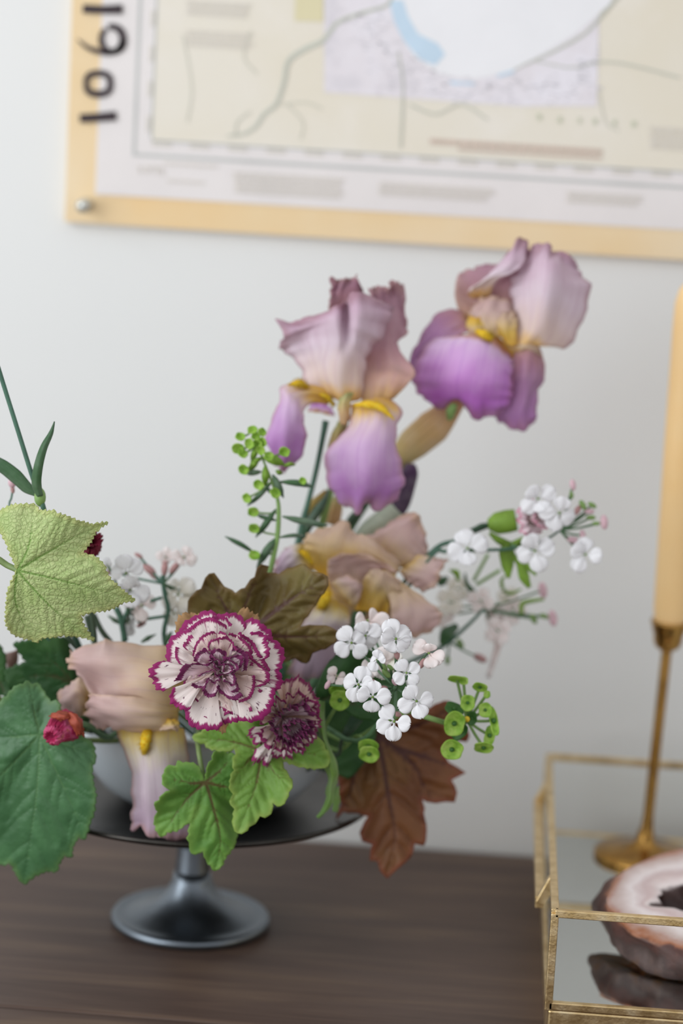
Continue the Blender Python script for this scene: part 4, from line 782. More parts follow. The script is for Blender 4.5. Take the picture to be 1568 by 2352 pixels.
oD = (720, 1560); sD = 3.409
t, P = leafthing('coral_bell_leaf', 'reddish brown lobed leaf hanging off the dish beside the lime bracts', 10)
leaf('blade', [(430, 400), (470, 350), (540, 300), (620, 275), (760, 262), (880, 245), (950, 195), (1060, 170), (1110, 210), (1160, 330), (1222, 445), (1200, 490), (1100, 480), (1010, 570), (1060, 650), (1130, 690), (1192, 733), (1130, 765), (1080, 790), (1110, 840), (1124, 890), (1105, 965), (1030, 960), (960, 972), (850, 940), (862, 1050), (885, 1180), (862, 1305), (790, 1290), (755, 1400), (700, 1450), (640, 1500), (575, 1562), (520, 1500), (500, 1425), (438, 1420), (460, 1290), (380, 1270), (358, 1200), (425, 1075), (340, 1050), (270, 1050), (230, 1040), (170, 1115), (180, 1060), (215, 980), (200, 850), (190, 760), (330, 670)],
     [[(480, 420), (540, 640), (590, 950), (640, 1230), (580, 1540)], [(480, 420), (640, 540), (800, 690), (880, 860), (1090, 950)], [(480, 420), (700, 390), (950, 300), (1080, 200)], [(480, 420), (330, 700), (280, 900), (180, 1100)], [(640, 540), (900, 620), (1180, 732)]],
     -0.175, ML_D, t, oD, sD, teeth=(40, 3), lean=(0.25, -0.3), cup=0.06, wave=0.25, puff=0.28, vw=9, grid=7, seed=9)
tube('petiole', [(861, 1683, 0.1), (840, 1660, 0.8), (760, 1650, 2.0), rootpx(P, -0.175)], [1.8, 2.0], MSTEMD, t, Y0=-0.175)

oE = (300, 1600); sE = 2.904
t, P = leafthing('coral_bell_leaf', 'bright green lobed leaf with dark veins hanging over the dish rim', 11)
leaf('blade', [(488, 560), (470, 500), (440, 455), (400, 440), (350, 440), (310, 428), (300, 462), (235, 470), (210, 540), (225, 600), (280, 622), (215, 650), (190, 690), (155, 722), (180, 765), (155, 825), (175, 900), (208, 937), (240, 905), (320, 890), (395, 830), (445, 740), (395, 855), (388, 915), (370, 945), (390, 972), (402, 1045), (445, 1048), (480, 1028), (500, 1085), (562, 1163), (600, 1138), (640, 1060), (690, 1000), (712, 910), (735, 830), (720, 730), (770, 640), (740, 520), (700, 440), (690, 380), (600, 372), (555, 368), (545, 420), (515, 455), (500, 540)],
     [[(500, 570), (400, 575), (225, 540)], [(500, 570), (370, 690), (205, 930)], [(500, 570), (550, 740), (600, 960), (565, 1155)], [(500, 570), (590, 500), (680, 400)], [(500, 570), (620, 600), (740, 620)]],
     -0.246, ML_E, t, oE, sE, teeth=(17, 3.5), lean=(0.55, -0.1), cup=0.15, wave=0.22, puff=0.14, vw=5.0, grid=4.5, seed=11)
tube('petiole', [(471, 1795, 0.05), (462, 1760, 0.4), (455, 1715, 1.0), (455, 1690, 3), rootpx(P, -0.246)], [1.6, 1.8, 2.0], MPET, t, Y0=-0.246)

t, P = leafthing('coral_bell_leaf', 'pale green lobed leaf under the smaller striped carnation', 12)
leaf('blade', [(690, 350), (700, 385), (680, 430), (690, 490), (668, 540), (658, 620), (682, 650), (663, 720), (692, 750), (678, 850), (712, 912), (740, 917), (790, 870), (845, 830), (862, 798), (912, 800), (942, 770), (946, 708), (1000, 732), (1032, 700), (1055, 640), (1082, 592), (1062, 540), (1022, 480), (1003, 415), (1075, 450), (1150, 470), (1240, 482), (1315, 468), (1330, 400), (1300, 350), (1282, 300), (1230, 262), (1150, 230), (1000, 180), (800, 150), (560, 170), (470, 235), (408, 270), (440, 300), (490, 312), (520, 345), (600, 365), (640, 372)],
     [[(872, 360), (850, 520), (820, 640), (720, 905)], [(872, 360), (930, 470), (1050, 600)], [(872, 360), (1000, 340), (1160, 370), (1310, 420)], [(872, 360), (780, 430), (690, 560)], [(872, 360), (680, 300), (420, 272)]],
     -0.241, ML_F, t, oE, sE, teeth=(18, 3.2), lean=(0.15, -0.95), cup=0.08, wave=0.25, puff=0.14, vw=4.6, grid=4.5, seed=13)
tube('petiole', [(600, 1724, 0.1), (600, 1700, 0.8), (590, 1680, 2.5), rootpx(P, -0.243)], [1.6, 1.8], MPET, t, Y0=-0.243)

oG = (640, 1480); sG = 5.346
t, P = leafthing('coral_bell_leaf', 'narrow edge-on green leaf curling down beside the brown leaf', 13)
MGEDGE = petalmat('leaf_edge_on', [(0, (112, 148, 72)), (0.5, (128, 166, 74)), (1, (122, 166, 78))], vein=((90, 130, 64), 8, 0.35), transl=0.25)
patch('blade', [[(430, 690, 0.8), (490, 690, 0.5), (560, 700, 1.0)], [(445, 900, 0.5), (500, 900, 0.1), (552, 900, 0.8)], [(500, 1120, 0.2), (540, 1120, -0.3), (575, 1140, 0.5)], [(545, 1300, 0.1), (600, 1300, -0.4), (660, 1310, 0.4)], [(560, 1480, 0.2), (640, 1460, -0.4), (725, 1460, 0.4)], [(612, 1620, 0.3), (670, 1600, -0.2), (738, 1580, 0.4)], [(575, 1790, 0.4), (630, 1780, 0.0), (690, 1760, 0.5)], [(585, 1880, 0.4), (620, 1890, 0.0), (655, 1900, 0.5)], [(530, 2030, 0.4), (565, 2030, 0.1), (600, 2030, 0.5)], [(455, 2112, 0.3), (475, 2130, 0.2), (500, 2132, 0.4)]], -0.232, MGEDGE, t, oG, sG, nu=14, nv=44, ruf=0.25, fr=3, seed=41)
patch('blade', [[(660, 1760, 1.5), (700, 1750, 1.3), (745, 1740, 1.6)], [(665, 1900, 1.5), (700, 1900, 1.2), (745, 1890, 1.6)], [(660, 2030, 1.5), (690, 2060, 1.3), (735, 2050, 1.6)]], -0.232, MGEDGE, t, oG, sG, nu=8, nv=14, ruf=0.2, seed=42)
tube('petiole', [(732, 1612, 0.6), (720, 1640, 1.5), (680, 1690, 4.0), rootpx(P, -0.232)], [1.6, 1.8], MPET, t, Y0=-0.232)

# background greens at the left and behind the white cluster
t, P = leafthing('green_leaf', 'mid green leaf with a reddish vein between the two large left leaves', 14)
leaf('blade', [(30, 1478), (70, 1470), (110, 1462), (150, 1466), (166, 1500), (176, 1540), (196, 1580), (215, 1640), (190, 1680), (140, 1690), (90, 1640), (60, 1590), (20, 1580), (10, 1540), (60, 1520)], [[(205, 1640), (150, 1545), (80, 1490)], [(170, 1570), (110, 1550), (40, 1560)]], -0.205, ML_G, t, teeth=(16, 4), wave=0.3, vw=6, grid=6, seed=15)
tube('petiole', [(205, 1640, 0.1), (260, 1690, 1.5), rootpx(P, -0.205)], [1.6, 1.8], MSTEMD, t, Y0=-0.205)
t, P = leafthing('green_leaf', 'small dark leaf at the far left edge under the light green leaf', 15)
leaf('blade', [(-40, 1500), (0, 1480), (14, 1510), (12, 1560), (40, 1575), (20, 1600), (-40, 1590)], [[(10, 1590), (-10, 1540), (-30, 1500)]], -0.20, ML_G, t, teeth=(16, 3), vw=4, grid=6, seed=16)
tube('petiole', [(10, 1590, 0.1), (80, 1620, 0.6), (220, 1680, 2), rootpx(P, -0.20)], [1.8, 2.0], MSTEMD, t, Y0=-0.20)
t, P = leafthing('green_leaf', 'dark leaf standing behind the front white flower cluster', 16)
leaf('blade', [(722, 1610), (730, 1570), (748, 1530), (780, 1495), (830, 1490), (880, 1500), (920, 1530), (935, 1580), (920, 1630), (880, 1660), (820, 1650), (770, 1620)], [[(730, 1612), (800, 1580), (900, 1520)], [(760, 1600), (820, 1620), (880, 1640)]], -0.215, ML_G, t, teeth=(30, 2), lean=(0.3, 0), wave=0.25, vw=5, grid=7, seed=17)
tube('petiole', [(732, 1612, 0.1), (715, 1640, 1.0), (650, 1690, 3), rootpx(P, -0.215)], [1.8, 1.8], MSTEMD, t, Y0=-0.215)
t, P = leafthing('green_leaf', 'long dark green leaf leaning between the white cluster and the brown leaf', 17)
blade('blade', [(785, 1700, 0.5), (802, 1675, 0.2), (820, 1650, 0), (845, 1622, 0)], [8, 24, 28, 16], -0.212, MBLADED, t)
tube('petiole', [(786, 1698, 0.5), (760, 1730, 1.5), rootpx(P, -0.212)], [1.4, 1.6], MSTEMD, t, Y0=-0.212)
t, P = leafthing('green_leaf', 'dark leaf in shade between the narrow curling leaf and the brown leaf', 40)
leaf('blade', [(728, 1600), (770, 1588), (830, 1600), (868, 1640), (860, 1700), (838, 1750), (800, 1790), (760, 1770), (735, 1700), (725, 1650)], [[(745, 1770), (780, 1690), (830, 1610)]], -0.186, ML_G, t, teeth=(40, 2), lean=(0.4, 0), wave=0.2, vw=5, grid=8, seed=18)
tube('petiole', [(746, 1768, 0.1), (720, 1760, 1.0), (680, 1760, 2.0), rootpx(P, -0.186)], [1.8, 1.8], MSTEMD, t, Y0=-0.186)
for i, (x0, x1) in enumerate(((752, 745), (775, 768), (700, 700), (668, 672), (640, 645), (262, 280))):
    P = root(18+i); s_ = ['above the pale lobed leaf', 'beside the narrow curling leaf', 'beside the smaller carnation', 'behind the smaller carnation', 'behind the pale lobed leaf', 'at the left of the bowl'][i]
    t = thing('flower_stem', 'dark green cut stem in the bowl '+s_, 'stem', P)
    tube('stem', [(x0, 1560, 0), (x1, 1650, 0), (x1-20, 1720, 0.5), rootpx(P, -0.17)], [1.5, 2.2, 2.4, 2.6], MSTEMD, t, Y0=-0.17)
    blade('leaf', [(x1, 1660, 0), (x1+14, 1625, -0.4), (x1+20, 1590, -0.5)], [3, 13, 1], -0.17, MBLADED, t, seed=i)

# ------------------------------------------------------------------ carnations
def carnmat(name, body, body2, edge, e0=0.80, streak=0.5, transl=0.25, dash=0.8):
    k = NT(name); u, v = k.uv(); ob = k.obj()
    sp = k.noise(k.vec(k.math('MULTIPLY', u, 34.0), k.math('MULTIPLY', v, 2.2), k.math('MULTIPLY', k.noise(ob, 40, 1), 4.0)), 1.0, 3, 0.7)
    e = k.math('ADD', v, k.math('MULTIPLY', k.math('SUBTRACT', sp, 0.5), 0.24))
    col = k.mix(k.sm(v, 0.2, 0.75), lin(body2), lin(body))
    big = k.noise(k.vec(k.math('MULTIPLY', u, 9.0), k.math('MULTIPLY', v, 0.6), k.math('MULTIPLY', k.noise(ob, 25, 1), 6.0)), 1.0, 2)
    col = k.mix(k.math('MULTIPLY', k.math('MULTIPLY', k.sm(big, 0.62, 0.68), k.sm(v, 0.35, 0.8)), streak), col, lin(edge))
    fl = k.noise(k.vec(k.math('MULTIPLY', u, 40.0), k.math('MULTIPLY', v, 7.0), 3.3), 1.0, 1)
    col = k.mix(k.math('MULTIPLY', k.sm(fl, 0.71, 0.74), dash), col, lin((96, 30, 70)))
    col = k.mix(k.sm(e, e0, e0+0.05), col, lin(edge))
    st = k.noise(k.vec(k.math('MULTIPLY', u, 60.0), k.math('MULTIPLY', v, 2.0)), 1.0, 2)
    return k.out(col, 0.6, 0, transl, normal=k.bump(st, 0.3, 0.0006), spec=0.25, sheen=0.2)
MC1 = carnmat('carnation_outer', (238, 226, 222), (236, 214, 204), (154, 34, 104), 0.872, 0.7)
MC2 = carnmat('carnation_mid', (232, 208, 202), (236, 206, 190), (146, 36, 98), 0.86, 0.95)
MC3 = carnmat('carnation_inner', (226, 200, 208), (214, 176, 182), (122, 38, 90), 0.76, 1.0)
MC4 = carnmat('carnation_wilted', (232, 204, 192), (230, 196, 174), (140, 44, 92), 0.88, 0.6)
MDRY = plain('dry_petal', (150, 116, 78), 0.8, 0, 0.4, 180)
MCALYX = plain('carnation_calyx', (104, 134, 88), 0.5, 0, 0.12, 120)

class Frame:
    """flower frame at photo point; axis n towards the viewer with a tilt"""
    def __init__(s, px, py, Y, tx=0.0, tz=0.0):
        s.c = at(px, py, Y); s.pm = float((s.c-CAM)@FW)/F_PX
        n = -FW+RT*tx+UP*tz; s.n = n/np.linalg.norm(n)
        a = RT-s.n*(RT@s.n); s.a = a/np.linalg.norm(a); s.b = np.cross(s.n, s.a)
        if s.b@UP < 0: s.b = -s.b
def fan(name, fr, ang, L, half, lift, mat, parent, curl=0.0, ruf=1.2, freq=3.0, base=0.06, seed=0, nu=30, nv=16, back=0.0, notch=0.05, cup=0.0):
    """fan-shaped frilled petal. L px, half angle deg, lift/back/ruf mm"""
    rng = random.Random(seed); L = L*fr.pm; th = math.radians(ang); hf = math.radians(half)
    ph = [rng.uniform(0, 6.28) for _ in range(6)]
    u = np.linspace(-1, 1, nu)[None, :]; v = np.linspace(0, 1, nv)[:, None]
    rim = 1-0.16*np.abs(u)**3+notch*0.6*np.sin(5*u+ph[4])+notch*0.45*np.sin(17*u+ph[0])+notch*0.35*np.sin(31*u+ph[1])
    r = L*(base+(1-base)*v*(1+(rim-1)*v**2))
    a = th+u*hf*(0.35+0.65*v**0.8)
    h = lift*np.sin(np.minimum(v*1.35, 1)*1.57)-curl*v**3-back*v
    h = h+ruf*v**1.6*(np.sin(freq*u*3.14+ph[2])+0.45*np.sin(freq*2.3*u*3.14+ph[3]+2*v))+cup*(u*v)**2
    W = fr.c+fr.a*(r*np.cos(a))[..., None]+fr.b*(r*np.sin(a))[..., None]+fr.n*(h*0.001)[..., None]
    U_, V_ = np.broadcast_arrays((u+1)/2, v)
    off = rng.uniform(0, 7)
    return mesh(name, W.reshape(-1, 3), gridfaces(nv, nu), mat, parent, uv=np.stack([U_.ravel()*half/45.0+off, V_.ravel()], 1), solid=0.0003)

P = root(25); YC1 = -0.268
ca1 = thing('carnation', 'large white carnation edged in magenta at the front of the arrangement', 'carnation', P)
f1 = Frame(508, 1533, YC1, -0.05, 0.12)
sd = 100
rc = random.Random(12)
def jf(dx, dy, tx, tz, dn=0.0):
    f = Frame(508+dx, 1533+dy, YC1, -0.05+tx, 0.12+tz); f.c = f.c+f.n*dn*0.001; return f
for a, L, hf, bk, ru in ((118, 138, 26, 4, 0.5), (80, 128, 22, 3.4, 0.8), (44, 140, 20, 4, 0.7), (14, 146, 22, 4.2, 0.7), (156, 136, 26, 2.8, 0.5), (-46, 150, 25, 2.0, 0.5), (-78, 130, 16, 4.6, 0.9), (-110, 150, 22, 3.4, 0.5), (-14, 142, 17, 4.4, 0.9)):
    fan('petal', jf(0, 0, 0, 0), a, L, hf, 1.0, MC1, ca1, curl=1.0, ruf=ru, freq=1.1, seed=sd, back=bk*0.6, notch=0.03); sd += 1
for a, L, hf, lf in ((187, 162, 15, 2.5), (-138, 134, 16, 3.0), (96, 118, 20, 3.5), (26, 128, 19, 3.2), (136, 100, 13, 3.5)):
    fan('petal', jf(rc.uniform(-6, 6), rc.uniform(-6, 6), rc.uniform(-.1, .1), rc.uniform(-.1, .1)), a, L, hf, lf, MC1, ca1, curl=0.0, ruf=1.2, freq=1.2, seed=sd, back=-0.5, notch=0.04); sd += 1
def cpet(base, rim, db, dm, dr, mat, seed, ruf=1.0, spread=0.16, wig=0.12, fr=2.0):
    """inner petal: base point, rim polyline (carnation close-up coordinates), depths in cm"""
    rg_ = random.Random(seed); rim = np.array(rim, float); base = np.array(base, float); rows = []
    cen = rim.mean(0)
    for t_, dpt in ((0.0, db), (0.35, db*0.4+dm*0.6), (0.7, dm), (1.0, dr)):
        sp = spread+(1-spread)*t_**0.8
        row = []
        for q_, r_ in enumerate(rim):
            p = base+(cen-base)*t_+(r_-cen)*sp
            row.append((p[0], p[1], dpt+wig*t_*(1 if q_ % 2 else -1)*rg_.uniform(0.4, 1.2)))
        rows.append(row)
    o_ = patch('petal', rows, YC1, mat, ca1, (320, 1360), 3.564, nu=34, nv=18, ruf=ruf, fr=fr, seed=seed, wob=0.3, solid=0.0003)
    return o_
for base, rim, db, dm, dr, mt_, ru in (
    ((640, 600), [(400, 300), (500, 225), (600, 212), (720, 275)], 0.1, -0.15, -0.15, MC1, 0.5),
    ((700, 630), [(820, 320), (930, 410), (1000, 520), (1075, 640)], 0.1, -0.18, -0.2, MC2, 0.6),
    ((600, 650), [(300, 440), (290, 520), (330, 590), (410, 600)], 0.1, -0.2, -0.2, MC1, 0.4),
    ((700, 720), [(1010, 800), (960, 900), (880, 960), (790, 1010)], 0.1, -0.2, -0.25, MC2, 0.6),
    ((640, 560), [(432, 520), (462, 420), (530, 345), (630, 318), (730, 345)], 0.0, -0.35, -0.35, MC2, 0.7),
    ((690, 590), [(740, 330), (830, 370), (905, 440), (930, 520), (925, 600)], 0.0, -0.3, -0.3, MC2, 0.7),
    ((700, 640), [(880, 480), (985, 590), (1065, 665), (1050, 745), (950, 770)], 0.0, -0.3, -0.35, MC2, 0.8),
    ((690, 700), [(945, 690), (945, 780), (905, 870), (820, 900)], 0.0, -0.45, -0.5, MC2, 0.6),
    ((670, 720), [(935, 960), (850, 1005), (750, 1000), (660, 950)], 0.0, -0.4, -0.4, MC2, 0.7),
    ((600, 730), [(745, 985), (640, 1040), (560, 1035), (470, 985), (400, 920), (385, 850)], 0.0, -0.35, -0.4, MC2, 0.6),
    ((570, 700), [(480, 900), (400, 830), (360, 750), (390, 690)], -0.1, -0.45, -0.5, MC2, 0.8),
    ((610, 660), [(290, 730), (330, 650), (410, 580), (510, 590)], -0.1, -0.5, -0.75, MC3, 0.7),
    ((660, 580), [(560, 470), (590, 395), (680, 365), (760, 400), (810, 470)], -0.1, -0.6, -0.7, MC2, 0.9),
    ((700, 620), [(770, 450), (860, 480), (890, 560), (880, 640)], -0.1, -0.65, -0.75, MC3, 0.9),
    ((640, 620), [(445, 560), (470, 500), (530, 462), (580, 520), (600, 590)], -0.3, -0.8, -0.9, MC3, 0.8),
    ((660, 640), [(590, 560), (600, 480), (650, 455), (700, 510), (690, 580)], -0.3, -0.8, -1.0, MC3, 0.9),
    ((680, 640), [(700, 560), (780, 510), (845, 540), (830, 620), (770, 650)], -0.3, -0.8, -0.95, MC3, 0.9),
    ((680, 690), [(640, 690), (720, 650), (790, 700), (815, 790), (760, 830)], -0.3, -0.8, -0.9, MC3, 0.8),
    ((660, 700), [(640, 780), (700, 850), (780, 885), (850, 850)], -0.3, -0.75, -0.85, MC3, 0.7),
    ((630, 690), [(510, 800), (560, 860), (620, 850), (650, 790)], -0.3, -0.75, -0.85, MC3, 0.8),
    ((620, 680), [(420, 760), (470, 790), (530, 770), (560, 710)], -0.3, -0.75, -0.9, MC3, 0.7),
    ((640, 650), [(480, 690), (540, 650), (610, 650), (640, 700)], -0.4, -0.9, -1.05, MC3, 0.7),
    ((650, 630), [(610, 620), (640, 590), (690, 600), (700, 650)], -0.5, -1.0, -1.15, MC3, 0.7),
    ((655, 600), [(560, 560), (590, 540), (640, 545), (650, 590)], -0.5, -1.0, -1.2, MC3, 0.7),
    ((690, 620), [(740, 560), (800, 580), (800, 640), (750, 620)], -0.5, -1.0, -1.15, MC3, 0.7),
    ((640, 680), [(560, 720), (600, 740), (640, 730), (650, 700)], -0.5, -1.0, -1.2, MC3, 0.7),
    ((690, 690), [(700, 720), (740, 760), (790, 750), (780, 700)], -0.5, -1.0, -1.15, MC3, 0.7),
    ((640, 640), [(540, 600), (580, 570), (620, 600), (640, 640)], -0.5, -1.05, -1.2, MC3, 0.7),
    ((660, 650), [(690, 600), (750, 590), (770, 640), (720, 670)], -0.5, -1.0, -1.1, MC3, 0.7)):
    cpet(base, rim, db, dm, dr, mt_, sd, ru); sd += 1
fb = Frame(508, 1533, YC1+0.008, -0.05, 0.12)
for a, L, hf in ((128, 152, 16), (62, 148, 13), (-90, 148, 8)):
    fan('dry_petal', fb, a, L, hf, 0, MDRY, ca1, curl=1, ruf=1.0, freq=1.2, seed=sd, notch=0.04); sd += 1
def calyx(fr, parent, r0=11.0, L=26.0, mat=MCALYX):
    W = [fr.c-fr.n*0.001*d for d in np.linspace(1, L, 10)]
    V, Fc, uv = tube_pts(W, np.array([0.8, 0.95, 1, 1, 0.97, 0.92, 0.85, 0.75, 0.6, 0.3])*r0*0.001, 18)
    mesh('calyx', V, Fc, mat, parent, uv=uv); return W[-1]
e_pt = calyx(f1, ca1, 7.0, 26)
def wstem(A, B, parent, rad=2.0, mat=MSTEM, sag=0.0):
    A = np.asarray(A, float); B = np.asarray(B, float); q_ = np.array([-0.1315, -0.1435, 0.126]); d_ = A-q_; d_[2] = 0; q_ = q_+d_*0.042/max(np.linalg.norm(d_), 0.042); Pm = CR([A, (A+q_)/2+np.array([0, 0.004, 0.004]), q_, B], 20)
    V, Fc, uv = tube_pts(Pm, np.full(20, rad*0.001), 10); return mesh('stem', V, Fc, mat, parent, uv=uv)
wstem(e_pt, P, ca1)

P = root(26)
ca2 = thing('carnation', 'smaller crumpled magenta striped carnation tucked below the large one', 'carnation', P)
f2 = Frame(650, 1648, -0.243, 0.35, -0.25)
for a, L, hf in ((-120, 122, 14), (-95, 98, 20), (-70, 102, 18), (-45, 98, 22), (-15, 92, 24), (10, 86, 24), (35, 92, 20), (60, 100, 18), (85, 92, 20), (-150, 90, 20)):
    fan('petal', f2, a, L, hf, 2.0, MC4 if a > 25 else MC1, ca2, curl=2.0, ruf=1.4, freq=1.8, seed=sd, notch=0.08); sd += 1
for i in range(9):
    fan('petal', f2, i*40+rng.uniform(-10, 10), rng.uniform(62, 82), 26, 5.0, MC2 if i % 2 else MC4, ca2, curl=-2, ruf=2.4, freq=2.6, seed=sd, back=-2, notch=0.1); sd += 1
for i in range(7):
    fan('petal', f2, i*51+rng.uniform(-16, 16), rng.uniform(38, 62), 32, 6.0, MC3, ca2, curl=-5, ruf=2.6, freq=3.0, seed=sd, back=-3, notch=0.12); sd += 1
for i in range(6):
    fan('petal', f2, i*60+rng.uniform(-10, 10), rng.uniform(18, 32), 46, 7.0, MC3, ca2, curl=-8, ruf=2.0, freq=3.2, seed=sd, back=-4, notch=0.14); sd += 1
e_pt = calyx(f2, ca2, 6.5, 24); wstem(e_pt, P, ca2)

# red bud beside the dark leaf, and one behind the light leaf
k = NT('bud_crimson'); ob = k.obj(); u, v = k.uv(); n1 = k.noise(ob, 180, 4)
MRED = k.out(k.ramp(n1, [(0.3, lin((142, 24, 62))), (0.48, lin((186, 40, 92))), (0.6, lin((214, 92, 138))), (0.75, lin((206, 122, 80)))]), 0.45, transl=0.2, spec=0.5)
MRED2 = plain('bud_rust', (150, 66, 46), 0.6, 0, 0.35, 160); MDRED = plain('bud_dark_red', (118, 24, 50), 0.6, 0, 0.25, 200)
P = root(27)
rb_ = thing('carnation_bud', 'crimson half-open bud resting on the dark green leaf', 'bud', P)
fr_ = Frame(142, 1672, -0.245, -0.55, -0.45)
for i in range(9):
    fan('petal', fr_, i*40, 34, 34, 9, MRED, rb_, curl=11, ruf=1.0, freq=2, seed=sd, back=0, base=0.02, notch=0.08); sd += 1
for i in range(7):
    fan('petal', fr_, i*51+20, 24, 40, 9.5, MRED, rb_, curl=5, ruf=1.0, freq=2, seed=sd, back=-2, base=0.02, notch=0.1); sd += 1
c_ = at(150, 1668, -0.242); blob('bud_core', c_, (RT*0.0078, UP*0.0070, FW*0.0085), MRED, rb_, bump=0.10, seed=4)
patch('sepal', [[(150, 1640, 0), (165, 1636, -0.3), (185, 1650, 0)], [(162, 1665, -0.5), (180, 1660, -0.6), (190, 1668, -0.2)], [(178, 1690, -0.2), (186, 1688, -0.3), (195, 1694, -0.1)]], -0.248, MRED2, rb_, nu=10, nv=14, ruf=0.3)
patch('sepal', [[(112, 1645, 0), (125, 1636, -0.3), (150, 1632, 0)], [(122, 1650, -0.5), (140, 1644, -0.8), (162, 1642, -0.4)], [(140, 1656, -0.6), (150, 1652, -0.8), (160, 1650, -0.6)]], -0.246, MRED2, rb_, nu=10, nv=14, ruf=0.3)
tube('stem', [(178, 1660, 0.4), (205, 1668, 1.2), (260, 1690, 4.0), rootpx(P, -0.24)], [2.4, 2.0, 2.0], MSTEM, rb_, Y0=-0.24)
P = root(28)
db = thing('carnation_bud', 'dark red bud peeping out behind the light green leaf', 'bud', P)
fr_ = Frame(196, 1262, -0.225, 0.5, 0.5)
for i in range(8):
    fan('petal', fr_, i*45, 30, 36, 8, MDRED, db, curl=5, ruf=1.4, freq=2.4, seed=sd, base=0.02, notch=0.1); sd += 1
for i in range(6):
    fan('petal', fr_, i*60, 20, 42, 9, MDRED, db, curl=-1, ruf=1.4, freq=2.4, seed=sd, base=0.02, notch=0.1, back=-2); sd += 1
calyx(fr_, db, 5, 16); tube('stem', [(192, 1280, 1.2), (200, 1350, 1.4), (215, 1440, 1.6), (235, 1560, 2.4), rootpx(P, -0.225)], [2, 1.8, 1.8], MSTEMD, db, Y0=-0.225)

# carnation stem leaving the picture at the left
P = root(29)
st = thing('carnation_stalk', 'tall green stalk with two narrow leaves rising above the light green leaf', 'stalk', P)
tube('stem', [(-60, 660, -0.2), (0, 857, 0), (40, 985, 0), (73, 1090, 0), (92, 1142, 0), (103, 1180, 0), (130, 1290, 1.3), (190, 1500, 5.0), rootpx(P, -0.245)], [1.5, 1.5, 1.6, 1.8, 2.0, 1.9, 1.8], MSTEMB, st, o0 and (0, 0), 1, -0.245, n=50)
blob('stem_node', at(92, 1142, -0.245), (RT*0.0026, UP*0.0042, FW*0.0026), MSTEML, st)
blade('leaf', [(92, 1140, -0.1), (84, 1110, -0.2), (88, 1072, -0.3), (100, 1030, -0.2), (117, 995, 0), (125, 968, 0)], [14, 22, 22, 19, 15, 9, 1], -0.246, MBLADE, st, n=34)
blade('leaf', [(84, 1136, 0), (62, 1120, 0.1), (36, 1094, 0.2), (5, 1070, 0.3), (-40, 1045, 0.4)], [10, 26, 32, 30, 22], -0.243, MBLADE, st, n=30)
# gone-over flower hanging low at the far left
MWILT = petalmat('wilted_brown', [(0, (140, 104, 92)), (1, (160, 122, 110))], transl=0.2)
patch('sepal', [[(14, 1500, 1.8), (30, 1496, 1.6), (42, 1490, 1.8)], [(16, 1530, 1.8), (28, 1530, 1.5), (40, 1525, 1.8)], [(24, 1552, 1.8), (28, 1556, 1.6), (34, 1552, 1.8)]], -0.21, MWILT, st, nu=8, nv=12, ruf=0.2)

# ------------------------------------------------------------------ white rocket sprigs
k = NT('white_petal'); u, v = k.uv(); stx = k.noise(k.vec(k.math('MULTIPLY', u, 14.0), k.math('MULTIPLY', v, 1.0)), 1.0, 2)
MW1 = k.out(k.mix(k.math('MULTIPLY', k.sm(stx, 0.5, 0.8), 0.3), lin((246, 245, 247)), lin((222, 222, 226))), 0.5, transl=0.30, normal=k.bump(stx, 0.25, 0.0005), spec=0.3)
k = NT('cream_petal'); u, v = k.uv(); MW2 = k.out(k.ramp(v, [(0.2, lin((246, 240, 226))), (0.8, lin((250, 246, 240)))]), 0.5, transl=0.2, spec=0.3)
k = NT('blush_petal'); u, v = k.uv(); MW3 = k.out(k.ramp(v, [(0.1, lin((238, 220, 216))), (0.7, lin((250, 241, 239)))]), 0.5, transl=0.22, spec=0.3)
MEYE = plain('flower_eye', (112, 142, 62), 0.6, 0, 0.3, 400); MBUDP = plain('pink_bud', (224, 188, 196), 0.5, 0, 0.12, 200, 0.2); MBUDG = plain('green_bud', (120, 150, 84), 0.5, 0, 0.2, 200)
MCALP = plain('calyx_mauve', (176, 134, 132), 0.55, 0, 0.2, 300)

